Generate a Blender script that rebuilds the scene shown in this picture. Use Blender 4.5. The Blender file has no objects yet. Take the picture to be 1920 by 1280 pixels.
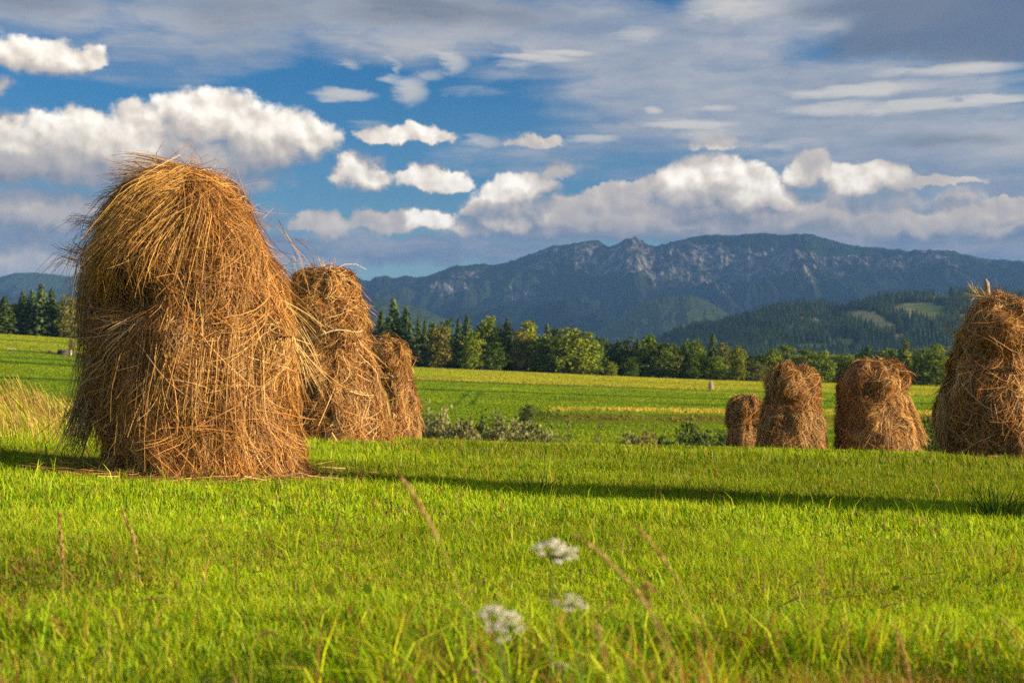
import bpy, math, random
import numpy as np
R = math.radians
rng = np.random.default_rng(7)
random.seed(7)
scn = bpy.context.scene
COL = scn.collection

# ------------------------------------------------------------------ camera mapping
F = 2667.0          # focal length of the photograph in its own pixels (50 mm lens)
CZ = 0.95           # eye height
HOR = 700.0         # row of the eye-level line
def at(px, py, Y):
    return ((px - 960.0) / F * Y, Y, CZ + (HOR - py) / F * Y)

SUN_EL, SUN_AZ = R(13.0), R(108.0)          # azimuth clockwise from +Y
SDIR = (math.sin(SUN_AZ) * math.cos(SUN_EL), math.cos(SUN_AZ) * math.cos(SUN_EL), math.sin(SUN_EL))

# ------------------------------------------------------------------ noise
def _hash(ix, iy, seed):
    h = (ix.astype(np.uint32) * np.uint32(374761393) + iy.astype(np.uint32) * np.uint32(668265263)
         + np.uint32((seed * 2246822519 + 97) & 0xffffffff))
    h = (h ^ (h >> np.uint32(13))) * np.uint32(1274126177)
    h = (h ^ (h >> np.uint32(15))) * np.uint32(2246822519)
    return (h ^ (h >> np.uint32(16))).astype(np.float64) / 4294967295.0
def noise(x, y, seed=0):
    x = np.asarray(x, float); y = np.asarray(y, float)
    fx = np.floor(x); fy = np.floor(y)
    ix = fx.astype(np.int64); iy = fy.astype(np.int64)
    u = x - fx; v = y - fy
    u = u * u * u * (u * (u * 6 - 15) + 10); v = v * v * v * (v * (v * 6 - 15) + 10)
    a = _hash(ix, iy, seed); b = _hash(ix + 1, iy, seed); c = _hash(ix, iy + 1, seed); d = _hash(ix + 1, iy + 1, seed)
    return (a * (1 - u) + b * u) * (1 - v) + (c * (1 - u) + d * u) * v
def fbm(x, y, seed=0, octv=4, gain=0.5):
    s = 0; a = 1; t = 0
    for i in range(octv):
        s = s + a * noise(x * 2 ** i, y * 2 ** i, seed + i * 17); t += a; a *= gain
    return s / t
def ridged(x, y, seed=0, octv=4, gain=0.5):
    s = 0; a = 1; t = 0
    for i in range(octv):
        s = s + a * (1 - np.abs(2 * noise(x * 2 ** i, y * 2 ** i, seed + i * 17) - 1)); t += a; a *= gain
    return s / t
def sstep(a, b, x):
    t = np.clip((x - a) / (b - a), 0, 1)
    return t * t * (3 - 2 * t)

# ------------------------------------------------------------------ objects
def mk(name, V, faces, mat=None, parent=None, tint=None, smooth=False, mats=None, mat_idx=None):
    """one mesh object; faces: an (n,k) array or a list of them; tint: one colour per vertex (the thing's own hue)"""
    V = np.ascontiguousarray(np.asarray(V, dtype=np.float32).reshape(-1, 3))
    if not isinstance(faces, list): faces = [faces]
    faces = [np.asarray(f, dtype=np.int32) for f in faces if len(f)]
    loops = np.concatenate([f.ravel() for f in faces])
    tot = np.concatenate([np.full(len(f), f.shape[1], np.int32) for f in faces])
    start = np.concatenate([[0], np.cumsum(tot)[:-1]]).astype(np.int32)
    me = bpy.data.meshes.new(name)
    me.vertices.add(len(V)); me.vertices.foreach_set('co', V.ravel())
    me.loops.add(len(loops)); me.loops.foreach_set('vertex_index', loops)
    me.polygons.add(len(tot)); me.polygons.foreach_set('loop_start', start)
    if mat_idx is not None: me.polygons.foreach_set('material_index', np.asarray(mat_idx, np.int32))
    if smooth: me.polygons.foreach_set('use_smooth', np.ones(len(tot), bool))
    if tint is not None:
        at_ = me.attributes.new('tint', 'FLOAT_COLOR', 'POINT')
        c = np.ones((len(V), 4), np.float32); c[:, :3] = tint
        at_.data.foreach_set('color', c.ravel())
    me.update(calc_edges=True)
    for m in (mats or ([mat] if mat else [])): me.materials.append(m)
    o = bpy.data.objects.new(name, me); COL.objects.link(o)
    if parent is not None: o.parent = parent
    return o
def thing(name, label, cat, loc=(0, 0, 0), group=None):
    o = bpy.data.objects.new(name, None); COL.objects.link(o)
    o.location = loc; o.empty_display_size = 0.2
    return tag(o, label, cat, group)
def tag(o, label, cat, group=None, kind=None):
    if label: o['label'] = label
    if cat: o['category'] = cat
    if group: o['group'] = group
    if kind: o['kind'] = kind
    return o
def setting(o, kind='structure', label=None, cat=None):
    o['kind'] = kind
    return tag(o, label, cat)

class Geo:
    """collects pieces that end up as one mesh"""
    def __init__(s): s.V = []; s.T = []; s.F = {}; s.n = 0
    def add(s, V, faces, tint=None):
        V = np.asarray(V, float).reshape(-1, 3)
        if not isinstance(faces, list): faces = [faces]
        for f in faces:
            f = np.asarray(f, int)
            if len(f): s.F.setdefault(f.shape[1], []).append(f + s.n)
        s.V.append(V)
        t = np.ones((len(V), 3)) if tint is None else np.broadcast_to(np.asarray(tint, float), (len(V), 3))
        s.T.append(t); s.n += len(V)
    def build(s, name, mat, parent=None, smooth=False):
        return mk(name, np.concatenate(s.V), [np.concatenate(f) for f in s.F.values()], mat, parent, np.concatenate(s.T), smooth)

def tube(pts, rad, sides=6, cap=True):
    pts = np.asarray(pts, float); n = len(pts)
    rad = np.broadcast_to(np.asarray(rad, float), (n,))
    tg = np.gradient(pts, axis=0); tg /= np.linalg.norm(tg, axis=1)[:, None] + 1e-9
    ref = np.where(np.abs(tg[:, 2:3]) > 0.9, np.array([[1., 0, 0]]), np.array([[0, 0, 1.]]))
    ref = np.broadcast_to(ref[0], tg.shape)
    a = np.cross(tg, ref); a /= np.linalg.norm(a, axis=1)[:, None] + 1e-9
    b = np.cross(tg, a)
    th = np.arange(sides) / sides * 2 * np.pi
    V = pts[:, None, :] + rad[:, None, None] * (a[:, None, :] * np.cos(th)[None, :, None] + b[:, None, :] * np.sin(th)[None, :, None])
    V = V.reshape(-1, 3); F = []
    for i in range(n - 1):
        for j in range(sides):
            k = (j + 1) % sides
            F.append((i * sides + j, i * sides + k, (i + 1) * sides + k, (i + 1) * sides + j))
    fs = [np.array(F)]
    if cap: fs.append(np.array([list(range((n - 1) * sides, n * sides))]))
    return V, fs
_t = (1 + 5 ** .5) / 2
ICO_V = np.array([(-1, _t, 0), (1, _t, 0), (-1, -_t, 0), (1, -_t, 0), (0, -1, _t), (0, 1, _t), (0, -1, -_t), (0, 1, -_t), (_t, 0, -1), (_t, 0, 1), (-_t, 0, -1), (-_t, 0, 1)]) / math.sqrt(1 + _t * _t)
ICO_F = np.array([(0, 11, 5), (0, 5, 1), (0, 1, 7), (0, 7, 10), (0, 10, 11), (1, 5, 9), (5, 11, 4), (11, 10, 2), (10, 7, 6), (7, 1, 8), (3, 9, 4), (3, 4, 2), (3, 2, 6), (3, 6, 8), (3, 8, 9), (4, 9, 5), (2, 4, 11), (6, 2, 10), (8, 6, 7), (9, 8, 1)])

def ribbons(P, w, taper, normal_hint=None, jitter=1.0):
    """P (N,K,3) centre lines -> flat ribbons; w (N,), taper (K,)"""
    N, K, _ = P.shape
    tg = np.gradient(P, axis=1); tg /= np.linalg.norm(tg, axis=2)[..., None] + 1e-9
    rnd = rng.normal(size=(N, 1, 3))
    hint = rnd if normal_hint is None else normal_hint + jitter * rnd * 0.6
    sd = np.cross(tg, hint); sd /= np.linalg.norm(sd, axis=2)[..., None] + 1e-9
    h = (w[:, None] * taper[None, :] * 0.5)[..., None]
    V = np.stack([P - sd * h, P + sd * h], axis=2).reshape(-1, 3)
    b = (np.arange(N) * K * 2)[:, None] + (np.arange(K - 1) * 2)[None, :]
    b = b.ravel()
    Fq = np.stack([b, b + 1, b + 3, b + 2], axis=1)
    return V, Fq
# ------------------------------------------------------------------ materials
class NT:
    def __init__(s, tree): s.t = tree; s.n = tree.nodes; s.l = tree.links
    def new(s, typ, **kw):
        nd = s.n.new(typ)
        for k, v in kw.items(): setattr(nd, k, v)
        return nd
    def put(s, sock, val):
        if isinstance(val, bpy.types.NodeSocket): s.l.new(val, sock)
        elif val is not None: sock.default_value = val
    def math(s, op, a, b=None, c=None, clamp=False):
        nd = s.new('ShaderNodeMath', operation=op, use_clamp=clamp)
        s.put(nd.inputs[0], a)
        if b is not None: s.put(nd.inputs[1], b)
        if c is not None: s.put(nd.inputs[2], c)
        return nd.outputs[0]
    def vec(s, op, a, b=None, c=None, scale=None):
        nd = s.new('ShaderNodeVectorMath', operation=op)
        s.put(nd.inputs[0], a)
        if b is not None: s.put(nd.inputs[1], b)
        if c is not None: s.put(nd.inputs[2], c)
        if scale is not None: s.put(nd.inputs['Scale'], scale)
        return nd.outputs['Value'] if op in ('DOT_PRODUCT', 'LENGTH', 'DISTANCE') else nd.outputs['Vector']
    def mix(s, fac, a, b, blend='MIX'):
        nd = s.new('ShaderNodeMix', data_type='RGBA', blend_type=blend)
        s.put(nd.inputs['Factor'], fac)
        ins = [i for i in nd.inputs if i.type == 'RGBA']
        for sock, v in zip(ins, (a, b)):
            s.put(sock, (*v, 1) if isinstance(v, (tuple, list)) and len(v) == 3 else v)
        return [o for o in nd.outputs if o.type == 'RGBA'][0]
    def noise(s, vec, scale, detail=4, rough=0.5, lac=2.0, dim='3D', dist=0.0):
        nd = s.new('ShaderNodeTexNoise', noise_dimensions=dim)
        if vec is not None: s.l.new(vec, nd.inputs['Vector'])
        nd.inputs['Scale'].default_value = scale; nd.inputs['Detail'].default_value = detail
        nd.inputs['Roughness'].default_value = rough; nd.inputs['Lacunarity'].default_value = lac
        nd.inputs['Distortion'].default_value = dist
        return nd.outputs[0]
    def ramp(s, fac, stops, interp='LINEAR'):
        nd = s.new('ShaderNodeValToRGB'); nd.color_ramp.interpolation = interp
        e = nd.color_ramp.elements
        while len(e) > 1: e.remove(e[-1])
        e[0].position = stops[0][0]; e[0].color = (*stops[0][1], 1)
        for p, c in stops[1:]:
            x = e.new(p); x.color = (*c, 1)
        s.put(nd.inputs[0], fac)
        return nd.outputs[0]
    def smooth(s, x, lo, hi, a=0.0, b=1.0):
        nd = s.new('ShaderNodeMapRange', interpolation_type='SMOOTHSTEP')
        s.put(nd.inputs[0], x); nd.inputs[1].default_value = lo; nd.inputs[2].default_value = hi
        nd.inputs[3].default_value = a; nd.inputs[4].default_value = b
        return nd.outputs[0]
def material(name):
    m = bpy.data.materials.new(name); m.use_nodes = True
    t = NT(m.node_tree); t.n.clear()
    out = t.new('ShaderNodeOutputMaterial')
    return m, t, out
def leafy(name, transl=0.35, gloss=0.04, rough=0.45, hue_var=0.0, scale=None, tr_tint=(1.15, 1.1, 0.6)):
    """thin vegetation: its own colour from the 'tint' attribute, light passing through"""
    m, t, out = material(name)
    col = t.new('ShaderNodeAttribute', attribute_name='tint').outputs['Color']
    if hue_var:
        oi = t.new('ShaderNodeObjectInfo')
        col = t.mix(1.0, col, oi.outputs['Color'], 'MULTIPLY')
    if scale:
        geo = t.new('ShaderNodeNewGeometry')
        n = t.noise(geo.outputs['Position'], scale, 3)
        f = t.smooth(n, 0.3, 0.7, 0.72, 1.25)
        col = t.vec('SCALE', col, scale=f)
    d = t.new('ShaderNodeBsdfDiffuse'); t.put(d.inputs['Color'], col)
    tr = t.new('ShaderNodeBsdfTranslucent'); t.put(tr.inputs['Color'], t.mix(1.0, col, tr_tint, 'MULTIPLY'))
    ms = t.new('ShaderNodeMixShader'); ms.inputs[0].default_value = transl
    t.l.new(d.outputs[0], ms.inputs[1]); t.l.new(tr.outputs[0], ms.inputs[2])
    sh = ms.outputs[0]
    if gloss:
        g = t.new('ShaderNodeBsdfGlossy'); g.inputs['Roughness'].default_value = rough
        g.inputs['Color'].default_value = (0.9, 0.9, 0.8, 1)
        m2 = t.new('ShaderNodeMixShader'); m2.inputs[0].default_value = gloss
        t.l.new(sh, m2.inputs[1]); t.l.new(g.outputs[0], m2.inputs[2]); sh = m2.outputs[0]
    t.l.new(sh, out.inputs[0])
    return m
def rough_mat(name, c1, c2, scale=6.0, rough=0.9, stretch=None, bump=0.0, tint=False):
    m, t, out = material(name)
    tc = t.new('ShaderNodeTexCoord'); v = tc.outputs['Object']
    if stretch: v = t.vec('MULTIPLY', v, stretch)
    n = t.noise(v, scale, 5, 0.6)
    col = t.mix(t.smooth(n, 0.3, 0.7), c1, c2)
    if tint:
        col = t.mix(1.0, col, t.new('ShaderNodeAttribute', attribute_name='tint').outputs['Color'], 'MULTIPLY')
    p = t.new('ShaderNodeBsdfPrincipled'); t.put(p.inputs['Base Color'], col); p.inputs['Roughness'].default_value = rough
    p.inputs['Specular IOR Level'].default_value = 0.2
    if bump:
        b = t.new('ShaderNodeBump'); b.inputs['Strength'].default_value = bump; t.l.new(n, b.inputs['Height'])
        t.l.new(b.outputs[0], p.inputs['Normal'])
    t.l.new(p.outputs[0], out.inputs[0])
    return m
M_HAY = leafy('hay', 0.08, 0.025, 0.5, tr_tint=(1.1, 0.95, 0.6))
M_HAYCORE = rough_mat('packed_hay', (0.035, 0.015, 0.006), (0.10, 0.048, 0.015), 18, 1.0, (3, 3, 0.6), 0.6)  # core colour darkened so gaps between stems read as deep shade
M_GRASS = leafy('grass_blade', 0.45, 0.012, 0.45, tr_tint=(1.15, 1.1, 0.3))
M_FIELD = leafy('field_sward', 0.45, 0.0, tr_tint=(1.1, 1.1, 0.5))
M_DRY = leafy('dry_grass_blade', 0.35, 0.02, 0.5)
M_LEAF = leafy('tree_leaves', 0.30, 0.015, 0.6, hue_var=1)
M_NEEDLE = leafy('conifer_needles', 0.12, 0.02, 0.6, hue_var=1, tr_tint=(1, 1, 0.8))
M_BARK = rough_mat('bark', (0.05, 0.035, 0.025), (0.14, 0.11, 0.085), 5, 0.95, (4, 4, 0.7), 0.5)
M_WOOD = rough_mat('weathered_wood', (0.20, 0.14, 0.09), (0.42, 0.34, 0.25), 14, 0.85, (5, 5, 0.5), 0.5)
M_TWINE = rough_mat('pale_twine', (0.48, 0.38, 0.20), (0.66, 0.56, 0.34), 60, 0.8)
M_PETAL = leafy('white_petals', 0.3, 0.0, tr_tint=(1, 1, 1))
M_STONE = rough_mat('pale_stone', (0.42, 0.34, 0.30), (0.60, 0.50, 0.46), 3, 0.9, None, 0.3)
M_SHED = rough_mat('dark_boards', (0.055, 0.045, 0.04), (0.12, 0.10, 0.085), 4, 0.9, (1, 1, 6), 0.3)
# ------------------------------------------------------------------ lie of the land
T_PX = np.array([-900, -300, 0, 130, 420, 700, 960, 1300, 1600, 1750, 1920, 2500, 3200.])
T_PY = np.array([600, 612, 626, 633, 662, 685, 696, 711, 720, 723, 726, 735, 742.])
_fx = np.linspace(-900, 3200, 800)
_fy = np.convolve(np.pad(np.interp(_fx, T_PX, T_PY), 20, mode='edge'), np.ones(41) / 41, 'valid')
YV, YT = 105.0, 350.0
def far_line(px): return np.interp(px, _fx, _fy)
def ground_z(X, Y):
    X = np.asarray(X, float); Y = np.asarray(Y, float)
    near = 0.09 - np.where(X > 0, 0.022, 0.035) * X + 0.010 * np.clip(-X - 2, 0, 8) ** 2 * sstep(4, 12, Y) \
        - 0.0015 * np.clip(Y - 8, 0, 60) ** 2
    near = near + 0.05 * (fbm(X * 0.5, Y * 0.5, 3, 3) - 0.5)
    px = 960 + F * X / np.maximum(Y, 60)
    zt = CZ + (HOR - far_line(px)) / F * YT
    zv = CZ - 142.0 / F * YV + 0 * X
    k = (Y - YV) / (YT - YV)
    far = zv + (zt - zv) * np.clip(k, -0.35, 1.0)
    far = far - 0.7 * sstep(0.5, 0.0, np.abs(Y - YB1(X)) / 5.0) * 0.6 - 0.5 * sstep(0.5, 0, np.abs(Y - YB2(X)) / 4.0)
    rise = 0.8 * sstep(YB3(X) - 3.5, YB3(X) - 1.0, Y) * sstep(YB3(X) + 32, YB3(X) + 6, Y) * sstep(1.0, 6.0, X)
    far = far + rise + 0.25 * (fbm(X * 0.05, Y * 0.05, 9, 3) - 0.5) * sstep(90, 130, Y)
    far = far - 0.012 * np.clip(Y - 410, 0, 1500) * sstep(400, 520, Y)
    far = far - 6.0 * sstep(700, 1600, Y)
    w = sstep(38, 82, Y)
    return near * (1 - w) + far * w
def YB1(X): return 262 - 0.06 * X + 5 * (noise(np.asarray(X) * 0.03, 0.3, 5) - 0.5)
def YB2(X): return 217 - 0.10 * X + 4 * (noise(np.asarray(X) * 0.03, 7.3, 6) - 0.5)
def YB3(X): return 143 + 0.10 * X + 4 * (noise(np.asarray(X) * 0.05, 3.3, 8) - 0.5)
def field_tint(X, Y):
    """colour of the sward: mown strips, dark strips, dry banks and painted tree shadows on the left"""
    n = fbm(X * 0.06, Y * 0.06, 21, 4); n2 = fbm(X * 0.4, Y * 0.4, 22, 3)
    g_fresh = np.array([0.185, 0.25, 0.012]); g_mid = np.array([0.135, 0.20, 0.012]); g_pale = np.array([0.30, 0.29, 0.028])
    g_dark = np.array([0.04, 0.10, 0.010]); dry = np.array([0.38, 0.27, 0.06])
    def L(a, b, w): return a * (1 - w[..., None]) + b * w[..., None]
    c = np.broadcast_to(g_fresh, X.shape + (3,)).copy()
    c = L(c, g_mid, sstep(0.4, 0.62, n) * (Y > 60))
    b1 = np.abs(Y - YB1(X)); b2 = np.abs(Y - YB2(X)); b3 = Y - YB3(X)
    c = L(c, g_pale, sstep(262, 275, Y - 0 * X) * sstep(420, 350, Y) * (0.45 + 0.55 * sstep(-30, 0, X)) * (0.6 + 0.4 * n2))
    c = L(c, g_mid, sstep(YB2(X) + 5, YB2(X) - 5, Y) * sstep(150, 165, Y) * 0.55)
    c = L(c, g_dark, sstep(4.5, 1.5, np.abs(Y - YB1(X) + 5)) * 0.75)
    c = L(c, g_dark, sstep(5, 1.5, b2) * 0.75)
    c = L(c, dry, sstep(4, 0.5, np.abs(Y - YB1(X) - 1.5)) * sstep(0.42, 0.62, fbm(X * 0.04, 1.7 + 0 * X, 31, 2)) * 0.8)
    onb = sstep(-4, 0, b3) * sstep(34, 18, b3) * sstep(1, 6, X)
    c = L(c, dry, onb * sstep(0.46, 0.62, 0.6 * fbm(X * 0.05, Y * 0.3, 33, 3) + 0.4 * n2) * 0.85)
    c = L(c, np.array([0.16, 0.11, 0.03]), sstep(-3.4, -2.6, b3) * sstep(-1.0, -1.8, b3) * sstep(1, 6, X) * 0.75 * sstep(.3, .55, fbm(X * .15, Y * .1, 35, 3)))
    # long tree shadows painted in dark green across the left slope
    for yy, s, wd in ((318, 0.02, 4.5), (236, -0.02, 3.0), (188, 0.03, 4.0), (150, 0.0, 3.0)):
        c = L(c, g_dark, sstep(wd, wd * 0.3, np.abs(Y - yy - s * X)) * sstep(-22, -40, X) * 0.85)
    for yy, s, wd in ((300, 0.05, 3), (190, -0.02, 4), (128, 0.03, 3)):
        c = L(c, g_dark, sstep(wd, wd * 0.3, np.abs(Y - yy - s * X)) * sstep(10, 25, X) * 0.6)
    # wheel tracks
    for x0 in (-6.5, -4.7):
        c = L(c, g_dark, sstep(0.45, 0.2, np.abs(X - x0 - 0.01 * (Y - 200))) * sstep(168, 174, Y) * sstep(214, 208, Y) * 0.8)
    return c * (0.85 + 0.3 * n2)[..., None]

def build_ground():
    ys = np.concatenate([np.linspace(-14, 2, 17), np.linspace(2.4, 60, 145), np.linspace(61.5, 430, 240), np.geomspace(436, 16000, 40)])
    ts = np.concatenate([-np.geomspace(2.6, 0.56, 24), np.linspace(-0.54, 0.54, 211), np.geomspace(0.56, 2.6, 24)])
    YY, TT = np.meshgrid(ys, ts, indexing='ij')
    XX = TT * (YY + 16.0)
    ZZ = ground_z(XX, YY)
    ny, nx = YY.shape
    i = (np.arange(ny - 1)[:, None] * nx + np.arange(nx - 1)[None, :]).ravel()
    Fq = np.stack([i, i + 1, i + nx + 1, i + nx], axis=1)
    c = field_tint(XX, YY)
    nearw = sstep(70, 35, YY)[..., None]
    c = c * (1 - nearw) + np.array([0.085, 0.105, 0.018]) * nearw
    c = c.reshape(-1, 3)
    m, t, out = material('meadow_soil')
    col = t.new('ShaderNodeAttribute', attribute_name='tint').outputs['Color']
    geo = t.new('ShaderNodeNewGeometry')
    n1 = t.noise(geo.outputs['Position'], 1.3, 5, 0.65); n2 = t.noise(geo.outputs['Position'], 14, 3, 0.6)
    f = t.math('MULTIPLY', t.smooth(n1, 0.3, 0.7, 0.75, 1.2), t.smooth(n2, 0.3, 0.7, 0.7, 1.25))
    col = t.vec('SCALE', col, scale=f)
    d = t.new('ShaderNodeBsdfDiffuse'); t.l.new(col, d.inputs['Color'])
    b = t.new('ShaderNodeBump'); b.inputs['Strength'].default_value = 0.6; b.inputs['Distance'].default_value = 0.15
    t.l.new(n2, b.inputs['Height']); t.l.new(b.outputs[0], d.inputs['Normal'])
    t.l.new(d.outputs[0], out.inputs[0])
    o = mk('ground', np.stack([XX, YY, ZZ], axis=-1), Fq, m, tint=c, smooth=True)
    setting(o, 'structure')
build_ground()
# ------------------------------------------------------------------ mountains and hill
def grid_mesh(name, XX, YY, ZZ, mat, tint=None):
    ny, nx = XX.shape
    i = (np.arange(ny - 1)[:, None] * nx + np.arange(nx - 1)[None, :]).ravel()
    Fq = np.stack([i, i + 1, i + nx + 1, i + nx], axis=1)
    return mk(name, np.stack([XX, YY, ZZ], axis=-1), Fq, mat, smooth=True, tint=tint)
def mountain_mat(name, rock_lo, rock_hi, rock_amt, cliffs=(), grass=(0.05, 0.075, 0.022), forest=(0.018, 0.034, 0.014)):
    m, t, out = material(name)
    geo = t.new('ShaderNodeNewGeometry'); P = geo.outputs['Position']
    sp = t.new('ShaderNodeSeparateXYZ'); t.l.new(P, sp.inputs[0]); z = sp.outputs[2]
    nz = t.new('ShaderNodeSeparateXYZ'); t.l.new(geo.outputs['Normal'], nz.inputs[0])
    big = t.noise(P, 0.0028, 5, 0.6)
    streak = t.noise(t.vec('MULTIPLY', P, (1, 0.45, 0.30)), 0.028, 6, 0.68)
    fine = t.noise(P, 0.03, 4, 0.6)
    # forest to grass with height
    zz = t.math('ADD', z, t.math('MULTIPLY', t.math('SUBTRACT', big, 0.5), 420.0))
    fg = t.smooth(zz, rock_lo - 60, rock_lo + 200)
    col = t.mix(fg, forest, grass)
    col = t.mix(t.math('MULTIPLY', t.smooth(fine, 0.5, 0.75), 0.5), col, tuple(c * 1.9 for c in forest))
    # bare rock: steep, in a belt of heights, in streaks
    steep = t.smooth(nz.outputs[2], 0.86, 0.70)
    belt = t.math('MULTIPLY', t.smooth(zz, rock_lo - 40, rock_lo + 90), t.smooth(zz, rock_hi + 120, rock_hi - 60))
    k = t.math('MULTIPLY', belt, t.math('ADD', t.math('MULTIPLY', t.smooth(streak, 0.44, 0.60), 0.95), t.math('MULTIPLY', steep, 0.35)), clamp=True)
    k = t.math('MULTIPLY', k, rock_amt, clamp=True)
    if cliffs:                                       # where the walls of bare limestone are
        wn = t.new('ShaderNodeTexNoise'); t.l.new(P, wn.inputs['Vector']); wn.inputs['Scale'].default_value = 0.006; wn.inputs['Detail'].default_value = 4
        Q = t.vec('ADD', P, t.vec('MULTIPLY', t.vec('SUBTRACT', wn.outputs['Color'], (.5, .5, .5)), (420, 0, 260)))
        acc = None
        for px, py, a, b, tilt in cliffs:
            c = ((px - 960) / F * 9300, 0, CZ + (HOR - py) / F * 9300)
            q = t.vec('MULTIPLY', t.vec('SUBTRACT', Q, c), (1, 0, 1)); sq = t.new('ShaderNodeSeparateXYZ'); t.l.new(q, sq.inputs[0])
            zz2 = t.math('MULTIPLY_ADD', sq.outputs[0], tilt, sq.outputs[2])
            cv = t.new('ShaderNodeCombineXYZ'); t.put(cv.inputs[0], t.math('MULTIPLY', sq.outputs[0], 1 / (a * 3.49))); t.put(cv.inputs[2], t.math('MULTIPLY', zz2, 1 / (b * 3.49)))
            v = t.vec('DOT_PRODUCT', cv.outputs[0], cv.outputs[0])
            acc = v if acc is None else t.math('MINIMUM', acc, v)
        k = t.math('MULTIPLY', t.smooth(acc, 1.25, 0.55), t.math('MULTIPLY_ADD', t.smooth(streak, 0.41, 0.60), 0.82, 0.10), clamp=True)
    rock = t.mix(t.smooth(streak, 0.45, 0.75), (0.22, 0.20, 0.185), (0.78, 0.72, 0.65))
    col = t.mix(k, col, rock)
    d = t.new('ShaderNodeBsdfDiffuse'); t.l.new(col, d.inputs['Color'])
    b = t.new('ShaderNodeBump'); b.inputs['Strength'].default_value = 0.9; b.inputs['Distance'].default_value = 70.0
    t.l.new(streak, b.inputs['Height']); t.l.new(b.outputs[0], d.inputs['Normal'])
    t.l.new(d.outputs[0], out.inputs[0])
    return m
def build_range(name, sky, Yr, depth, back, mat, seed, nx=520, ny=110, base=-30.0, spur=0.5, freq=0.0016, jag=6.0, powr=1.25):
    """a range whose crest stands at distance Yr and shows the skyline sky = [(px, py)...]; slopes run toward and away from the valley"""
    sx = np.array([p[0] for p in sky], float); sy = np.array([p[1] for p in sky], float)
    px = np.linspace(sx[0], sx[-1], nx)
    f = np.concatenate([np.linspace(0, 1, int(ny * 0.75)), np.linspace(1, 2, ny - int(ny * 0.75) + 1)[1:]])
    PX, FF = np.meshgrid(px, f, indexing='xy')
    Yc = Yr + 500 * (fbm(PX * 0.004, 0 * PX, seed + 3, 3) - 0.5) * (depth / 3000)
    YY = np.where(FF <= 1, Yc - (1 - FF) * depth, Yc + (FF - 1) * back)
    XX = (PX - 960) / F * Yc * (0.35 + 0.65 * np.clip(YY / Yc, 0, 1.05))   # flanks run out toward the valley
    XX = (PX - 960) / F * YY
    crest = CZ + (HOR - np.interp(PX, sx, sy)) / F * Yc
    crest = crest + jag * (ridged(PX * 0.06, 0 * PX, seed + 9, 4) - 0.55) * 2
    up = np.where(FF <= 1, np.clip(FF, 0, 1) ** powr, np.clip(2 - FF, 0, 1))
    ZZ = base + (crest - base) * up
    env = np.where(FF <= 1, np.clip(FF, 0, 1) * (1 - np.clip(FF, 0, 1)) * 4, 0)
    wx = XX + 300 * (fbm(XX * 0.001, YY * 0.001, seed + 5, 3) - 0.5)
    r = ridged(wx * freq, YY * freq * 0.45, seed, 5, 0.52) - 0.62
    ZZ = ZZ + (crest - base) * spur * r * env
    r2 = ridged(wx * freq * 5, YY * freq * 1.1, seed + 40, 5, 0.6) - 0.6
    ZZ = ZZ + (crest - base) * 0.19 * r2 * np.clip(env + 0.2 * sstep(0.5, 1, FF) * (FF < 0.985), 0, 1)
    o = grid_mesh(name, XX, YY, ZZ, mat)
    return setting(o, 'structure')

M_MAIN = mountain_mat('massif', 330, 780, 0.8, [(1100, 482, 100, 26, 0.12), (1190, 505, 62, 52, 0.35), (1130, 515, 80, 24, .1), (1040, 490, 60, 10, -.35), (1340, 500, 130, 34, 0.1), (1250, 520, 60, 34, .4), (1450, 512, 90, 24, .05),
                         (1560, 505, 90, 20, .02), (1680, 500, 90, 15, .05), (850, 545, 26, 26, 0), (880, 518, 36, 7, -.2), (975, 560, 30, 7, .6), (1270, 560, 40, 10, .5), (1380, 535, 60, 16, .2)])
M_GREEN = mountain_mat('wooded_spur', 900, 1000, 0.0, forest=(0.10, 0.135, 0.03))
main_sky = [(380, 560), (560, 530), (650, 513), (664, 516), (676, 524), (693, 527), (706, 519), (722, 516), (735, 522), (748, 518), (760, 517), (775, 520), (800, 518),
            (830, 507), (850, 499), (880, 496), (905, 494), (930, 497), (960, 489), (990, 478), (1018, 468), (1040, 460), (1075, 456), (1105, 452), (1122, 450),
            (1132, 458), (1141, 464), (1150, 459), (1162, 456), (1170, 450), (1183, 447), (1198, 449), (1210, 456), (1225, 463), (1245, 458), (1270, 450), (1300, 444),
            (1330, 440), (1380, 441), (1430, 437), (1452, 440), (1490, 438), (1520, 439), (1545, 445), (1575, 454), (1610, 462), (1640, 463), (1672, 468), (1700, 471),
            (1745, 469), (1785, 471), (1812, 478), (1840, 484), (1880, 487), (1920, 491), (2050, 500), (2300, 530), (2500, 560)]
build_range('mountain', main_sky, 9500, 4200, 3000, M_MAIN, 11, nx=900, ny=260, spur=0.62, freq=0.0011, jag=9)
left_sky = [(-700, 560), (-400, 535), (-200, 540), (-60, 528), (0, 520), (25, 512), (60, 511), (100, 514), (130, 519), (170, 514), (260, 520), (380, 528), (520, 540), (640, 548), (760, 600), (900, 640)]
build_range('mountain', left_sky, 10500, 3500, 2500, M_MAIN, 23, nx=360, ny=70, spur=0.4, freq=0.0012, jag=4)
build_range('mountain', [(1000, 690), (1080, 645), (1130, 612), (1160, 594), (1185, 578), (1212, 563), (1250, 556), (1292, 553), (1325, 563), (1360, 585), (1400, 606), (1460, 640), (1540, 690)],
            6200, 1500, 1000, M_GREEN, 35, nx=220, ny=60, spur=0.45, freq=0.0022, jag=3, powr=1.0)
build_range('mountain', [(480, 640), (560, 600), (640, 575), (720, 562), (790, 577), (840, 600), (880, 618), (960, 640), (1040, 680)],
            6000, 1500, 1000, M_GREEN, 47, nx=200, ny=60, spur=0.45, freq=0.0022, jag=3, powr=1.0)

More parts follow.
